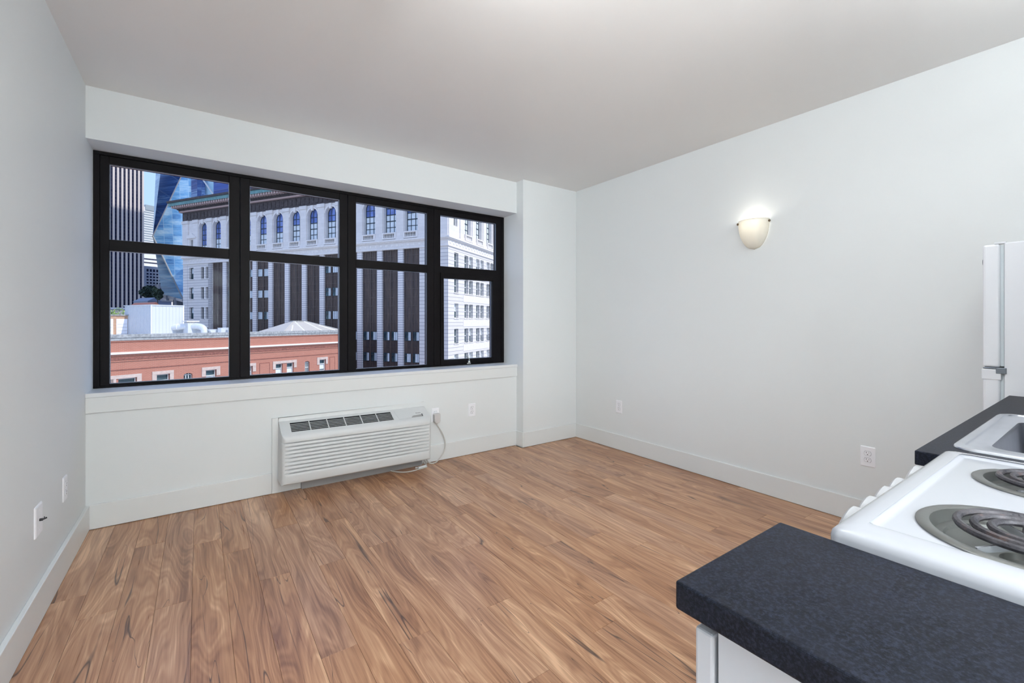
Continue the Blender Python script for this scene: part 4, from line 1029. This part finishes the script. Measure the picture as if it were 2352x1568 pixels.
local(rib(bs[0], tp[0]), 'hip_cap', M['hiproof'], hp); local(rib(bs[1], tp[1]), 'hip_cap', M['coping'], hp); local(MB().box(-2.1, .2, 0, .7, h1-.02, h1+.10), 'ridge_cap', M['coping'], hp)
local(MB().tube([(-5.6, -2.7, h0+.1), (-13, -2.7, h0+.1)], .06, 6), 'roof_rail', M['coping'], hp)
tn = thing('tan_penthouse', 'tan rooftop penthouse with white roller doors left of the white shed', 'penthouse', (-7.30, 76.3, ZR+.002), 27)
local(MB().box(-9, 0.3, 0, 4, 0, 2.0-ZR), 'walls', M['tan'], tn); local(MB().box(-9.1, .4, -.12, 4.1, 2.0-ZR, 2.14-ZR), 'roof_edge', M['coping'], tn)
for x0 in (-1.50, -2.98, -5.2, -7.4):
    g = MB(); g.box(x0, x0+1.14, -.05, .0, 0, 1.58-ZR); o = local(g, 'roller_door', M['plate'], tn)
    for k in range(4): local(MB().box(x0+.05, x0+1.09, -.07, -.045, .3+k*.42, .325+k*.42), 'door_slat', M['coping'], o)
# ---------- trees
def tree(name, label, c, rad, h, n, leaf, seed, sz):
    rg = random.Random(seed); t = thing(name, label, 'tree', (c[0], c[1], ZG))
    MB().tube([(c[0], c[1], ZG), (c[0]+.2, c[1], (ZG+h)/2), (c[0], c[1], h-rad*.8)], .35, 7, r2=.12).build('trunk', M['bark'], t)
    b = MB(); blobs = [(Vector((rg.uniform(-1, 1)*rad*.6, rg.uniform(-1, 1)*rad*.6, rg.uniform(-1.2, .25)*rad)), rad*rg.uniform(.35, .6)) for _ in range(14)] + [(Vector((0, 0, -.1*rad)), rad*.6)]
    for _ in range(n):
        o, r = rg.choice(blobs); d = Vector((rg.gauss(0,1), rg.gauss(0,1), rg.gauss(0,1))).normalized(); p = Vector(c[:2] + (h-rad*.6,)) + o + d*r*rg.uniform(.6, 1)
        a = Vector((rg.gauss(0,1), rg.gauss(0,1), rg.gauss(0,1))).normalized(); q = a.cross(d).normalized() if a.cross(d).length > .1 else Vector((1,0,0)); w = q.cross(a).normalized()
        s = sz*rg.uniform(.6, 1.3)
        b.add([p - q*s, p - w*s*.6, p + q*s, p + w*s*.6], [(0,1,2,3)])
    tag(b.build('crown', leaf, t, fix=False), kind='stuff'); return t
tree('leafy_tree', 'light green leafy tree above the tan penthouse', (-11.5, 97.0), 2.7, 3.6, 2600, M['leafl'], 1, .16)
tree('dark_tree', 'dark tree between the striped tower and the faceted glass tower', (-19.0, 262.0), 3.3, 18.2, 2400, M['leafd'], 2, .6)
tree('dark_tree', 'smaller dark tree at the foot of the faceted glass tower', (-13.4, 225.0), 2.0, 14.6, 1400, M['leafd'], 3, .5)
# ---------- towers
ST = thing('striped_tower', 'tall dark tower with closely spaced pale vertical piers', 'tower', (-25.05, 324.2, ZG), 27)
HT = 150.0
local(MB().box(-46, 0, 1.1, 40, 0, HT), 'dark_glazing', M['towerglaze'], ST)
pme = MB().box(-.42, .42, .55, 1.2, 0, HT).mesh('tower_pier', M['towerpier'])
for k in range(25): inst(pme, 'tower_pier', ST, (-.46-1.875*k, 0, 0))
local(MB().box(-46, .2, .2, .5, 0, 26-8).box(-46, 0, 0, 1.2, HT-4, HT), 'podium', M['conc'], ST)
WT = thing('banded_tower', 'white tower with thin horizontal window bands behind the striped tower', 'tower', (-31.81, 414.79, ZG), 27)
local(MB().box(-12, 9, 0, 25, 0, 86.2-ZG-1.6), 'walls', M['whiteconc'], WT)
local(MB().box(.2, 9.2, -.5, 25, 82.4-ZG, 86.2-ZG), 'glass_crown', M['palebands'], WT)
for k in range(13): local(MB().box(-12, 9.05, -.25, 0, 80.6-ZG-1.72*k, 81.25-ZG-1.72*k), 'window_band', M['palebands'], WT)
for k in range(2): local(MB().box(-12, 9.05, -.25, 0, 43.9-ZG+2.6*k, 44.7-ZG+2.6*k), 'window_band', M['towerglaze'], WT)
GB = thing('grid_building', 'white office block with a grid of small square dark windows', 'building', (-29.9, 388.9, ZG), 27)
local(MB().box(-6, 22, 0, 20, 0, 39.2-ZG), 'walls', M['whiteconc'], GB)
gw = MB()
for r_ in range(9):
    for c in range(9):
        x0 = 1.0 + c*1.86
        if r_ > 4 and c > 2: continue
        z1_ = 37.3 - ZG - (r_*2.05 + (.7 if r_ else 0)); gw.box(x0, x0+1.12, -.06, 0, z1_-(1.75 if r_ == 0 else 1.15), z1_)
tag(local(gw, 'window_grid', M['towerglaze'], GB), kind='stuff')
local(MB().box(6.6, 22, -3, 0, 0, 27.2-ZG), 'annex', M['belt'], GB)
local(MB().box(7.6, 8.2, -3.06, -3, 23.6-ZG, 24.7-ZG).box(9.3, 9.9, -3.06, -3, 23.8-ZG, 24.9-ZG).box(11, 11.6, -3.06, -3, 24.0-ZG, 25.1-ZG), 'annex_window', M['towerglaze'], GB)
# faceted glass tower: one solid, each facet a pane field with its reflections coloured in
FT = thing('faceted_glass_tower', 'faceted blue glass tower with a diagonal crease', 'tower', (-22.0, 320.0, ZG))
f_, th_ = 1014.78, R(35.33)
def wp(a, b_, d):      # direction tangents (right, up) and depth -> world point
    s, c = math.sin(th_), math.cos(th_); return Vector(((s+a*c)*d, (c-a*s)*d, 1.2+b_*d))
V0 = wp(-.8130, .1941, 264.0)
A1, A2 = wp(-.8061, .3399, 281.6), wp(-.8000, .60, 281.6)            # left silhouette
D1, D2 = wp(-.7953, .34, 274.4), wp(-.7790, .60, 276.0)              # edge strip
C1, C2 = wp(-.7250, .3780, 268.8), wp(-.7250, .60, 270.4)            # crease top
B2 = wp(-.7250, -.02, 264.0); E1 = wp(-.7440, .0502, 264.8); E0 = wp(-.7923, .0630, 274.4); E00 = wp(-.8005, .1180, 274.4)
Bk1, Bk2 = wp(-.775, .60, 308.0), wp(-.775, .05, 308.0); R1, R2 = wp(-.700, .60, 296.0), wp(-.700, -.02, 296.0)
def facet(name, pts, mt):
    b = MB(); b.add(pts, [tuple(range(len(pts)))]); return b.build(name, mt, FT, fix=False)
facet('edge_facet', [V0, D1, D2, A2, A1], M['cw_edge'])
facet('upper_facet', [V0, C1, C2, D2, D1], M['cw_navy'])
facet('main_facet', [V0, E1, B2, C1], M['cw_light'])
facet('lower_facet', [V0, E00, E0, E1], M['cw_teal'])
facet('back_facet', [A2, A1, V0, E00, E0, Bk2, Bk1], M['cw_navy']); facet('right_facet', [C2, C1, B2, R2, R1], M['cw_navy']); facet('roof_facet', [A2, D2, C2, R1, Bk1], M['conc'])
MB().tube([V0, C1, C1.lerp(C2, .0)], .35, 6).build('crease_mullion', M['conc'], FT); MB().tube([V0, E1], .45, 6).build('crease_mullion', M['coping'], FT)
MB().prism([E0, E1, R2+Vector((0, 0, 20)), Bk2], (0, 0, -1.6)).build('soffit', M['belt'], FT)
for a, b2 in ((E0.lerp(E1, .25), Vector((1.5, 0, -16))), (E0.lerp(E1, .62), Vector((1.2, 0, -16))), (E1, Vector((3.5, -2, -13)))):
    MB().tube([a, a+b2], .8, 6).build('raking_column', M['conc'], FT)
pts = [E0.lerp(E1, .3)+Vector((2, 8, -.8)), E1+Vector((6, 6, -.8))]
MB().prism([pts[0], pts[1], pts[1]+Vector((4, 12, 0)), pts[0]+Vector((4, 12, 0))], (0, 0, -42)).build('lobby', M['slate'], FT)
PT = thing('pale_glass_tower', 'pale blue glass tower with a dark edge and a white diagonal brace', 'tower', (-4.0, 240.0, ZG))
a0, a1, a2 = wp(-.7262, .37, 222.7), wp(-.7105, .37, 219.3), wp(-.630, .37, 222.7)
def down(p, z): return Vector((p.x, p.y, z))
bk = Vector((18, 40, 0))
MB().quad(a0, a1, down(a1, ZG), down(a0, ZG)).build('dark_edge', M['cw_navy'], PT, fix=False)
MB().quad(a1, a2, down(a2, ZG), down(a1, ZG)).build('pale_face', M['cw_pale'], PT, fix=False)
MB().quad(a0, a0+bk*.5, down(a0+bk*.5, ZG), down(a0, ZG)).quad(a2, a2+bk, down(a2+bk, ZG), down(a2, ZG)).quad(a0, a1, a2, a2+bk).build('rear_faces', M['cw_navy'], PT, fix=False)
q0, q1 = wp(-.7005, .3232, 217.6), wp(-.6755, .2880, 218.4)
MB().tube([q0 + (q0-q1)*3, q1 + (q1-q0)*.5], .38, 6).build('diagonal_brace', M['whiteconc'], PT)
for aa, bb, w_, h_ in ((-.7035, .300, 3.2, 26), (-.6945, .275, 2.2, 6), (-.6835, .255, 3.4, 4)):
    p = wp(aa, bb, 218.0); MB().box(p.x-w_/2, p.x+w_/2, p.y, p.y+1.2, p.z-h_/2, p.z+h_/2).build('dark_panel', M['cw_navy'], PT)
NT = thing('navy_glass_tower', 'deep blue gridded tower rising behind the stone building cornice', 'tower', (10.0, 200.0, ZG))
n0, n1 = wp(-.6755, .40, 195), wp(-.20, .40, 150)
MB().prism([down(n0, ZG), down(n1, ZG), down(n1, ZG)+Vector((14, 30, 0)), down(n0, ZG)+Vector((14, 30, 0))], (0, 0, n0.z-ZG)).build('curtain_wall', M['cw_blue'], NT)
GH = thing('gabled_house', 'blue-grey gabled roof building beyond the white shed', 'building', (-14.0, 235.0, ZG), 27)
local(MB().box(-3.4, 5, 0, 12, 0, 9.7-ZG), 'walls', M['slate'], GH)
g = MB(); g.prism([(-3.6, -.3, 9.7-ZG), (1.6, -.3, 9.7-ZG), (-1.0, -.3, 11.3-ZG)], (0, 12.6, 0)); local(g, 'gable', M['slate'], GH)
local(MB().box(1.6, 5.2, -.3, 12.3, 9.7-ZG, 10.2-ZG), 'flat_roof', M['coping'], GH)
BR = thing('red_roof_hut', 'dark reddish pitched roof behind the white shed', 'building', (-10.4, 134.0, ZG), 27)
local(MB().box(-9, 4, 0, 10, 0, 4.0-ZG), 'walls', M['conc'], BR)
g = MB(); g.prism([(.4, -.3, 4.3-ZG), (4.0, -.3, 4.3-ZG), (2.2, -.3, 5.9-ZG)], (0, 10.6, 0)); local(g, 'pitched_roof', M['brickdk'], BR)
local(MB().box(-9.2, 4.2, -.2, 10.2, 4.0-ZG, 4.4-ZG), 'flat_roof', M['slate'], BR)

SB = thing('shade_slab_tower', 'plain grey slab tower added unseen behind the stone building to cast shade', 'tower', (93.5, 174.5, ZG), 27)  # unseen tower added to throw shade onto the striped tower
local(MB().box(-55, 0, 0, 14, 0, 275.4), 'shaft', M['conc'], SB)
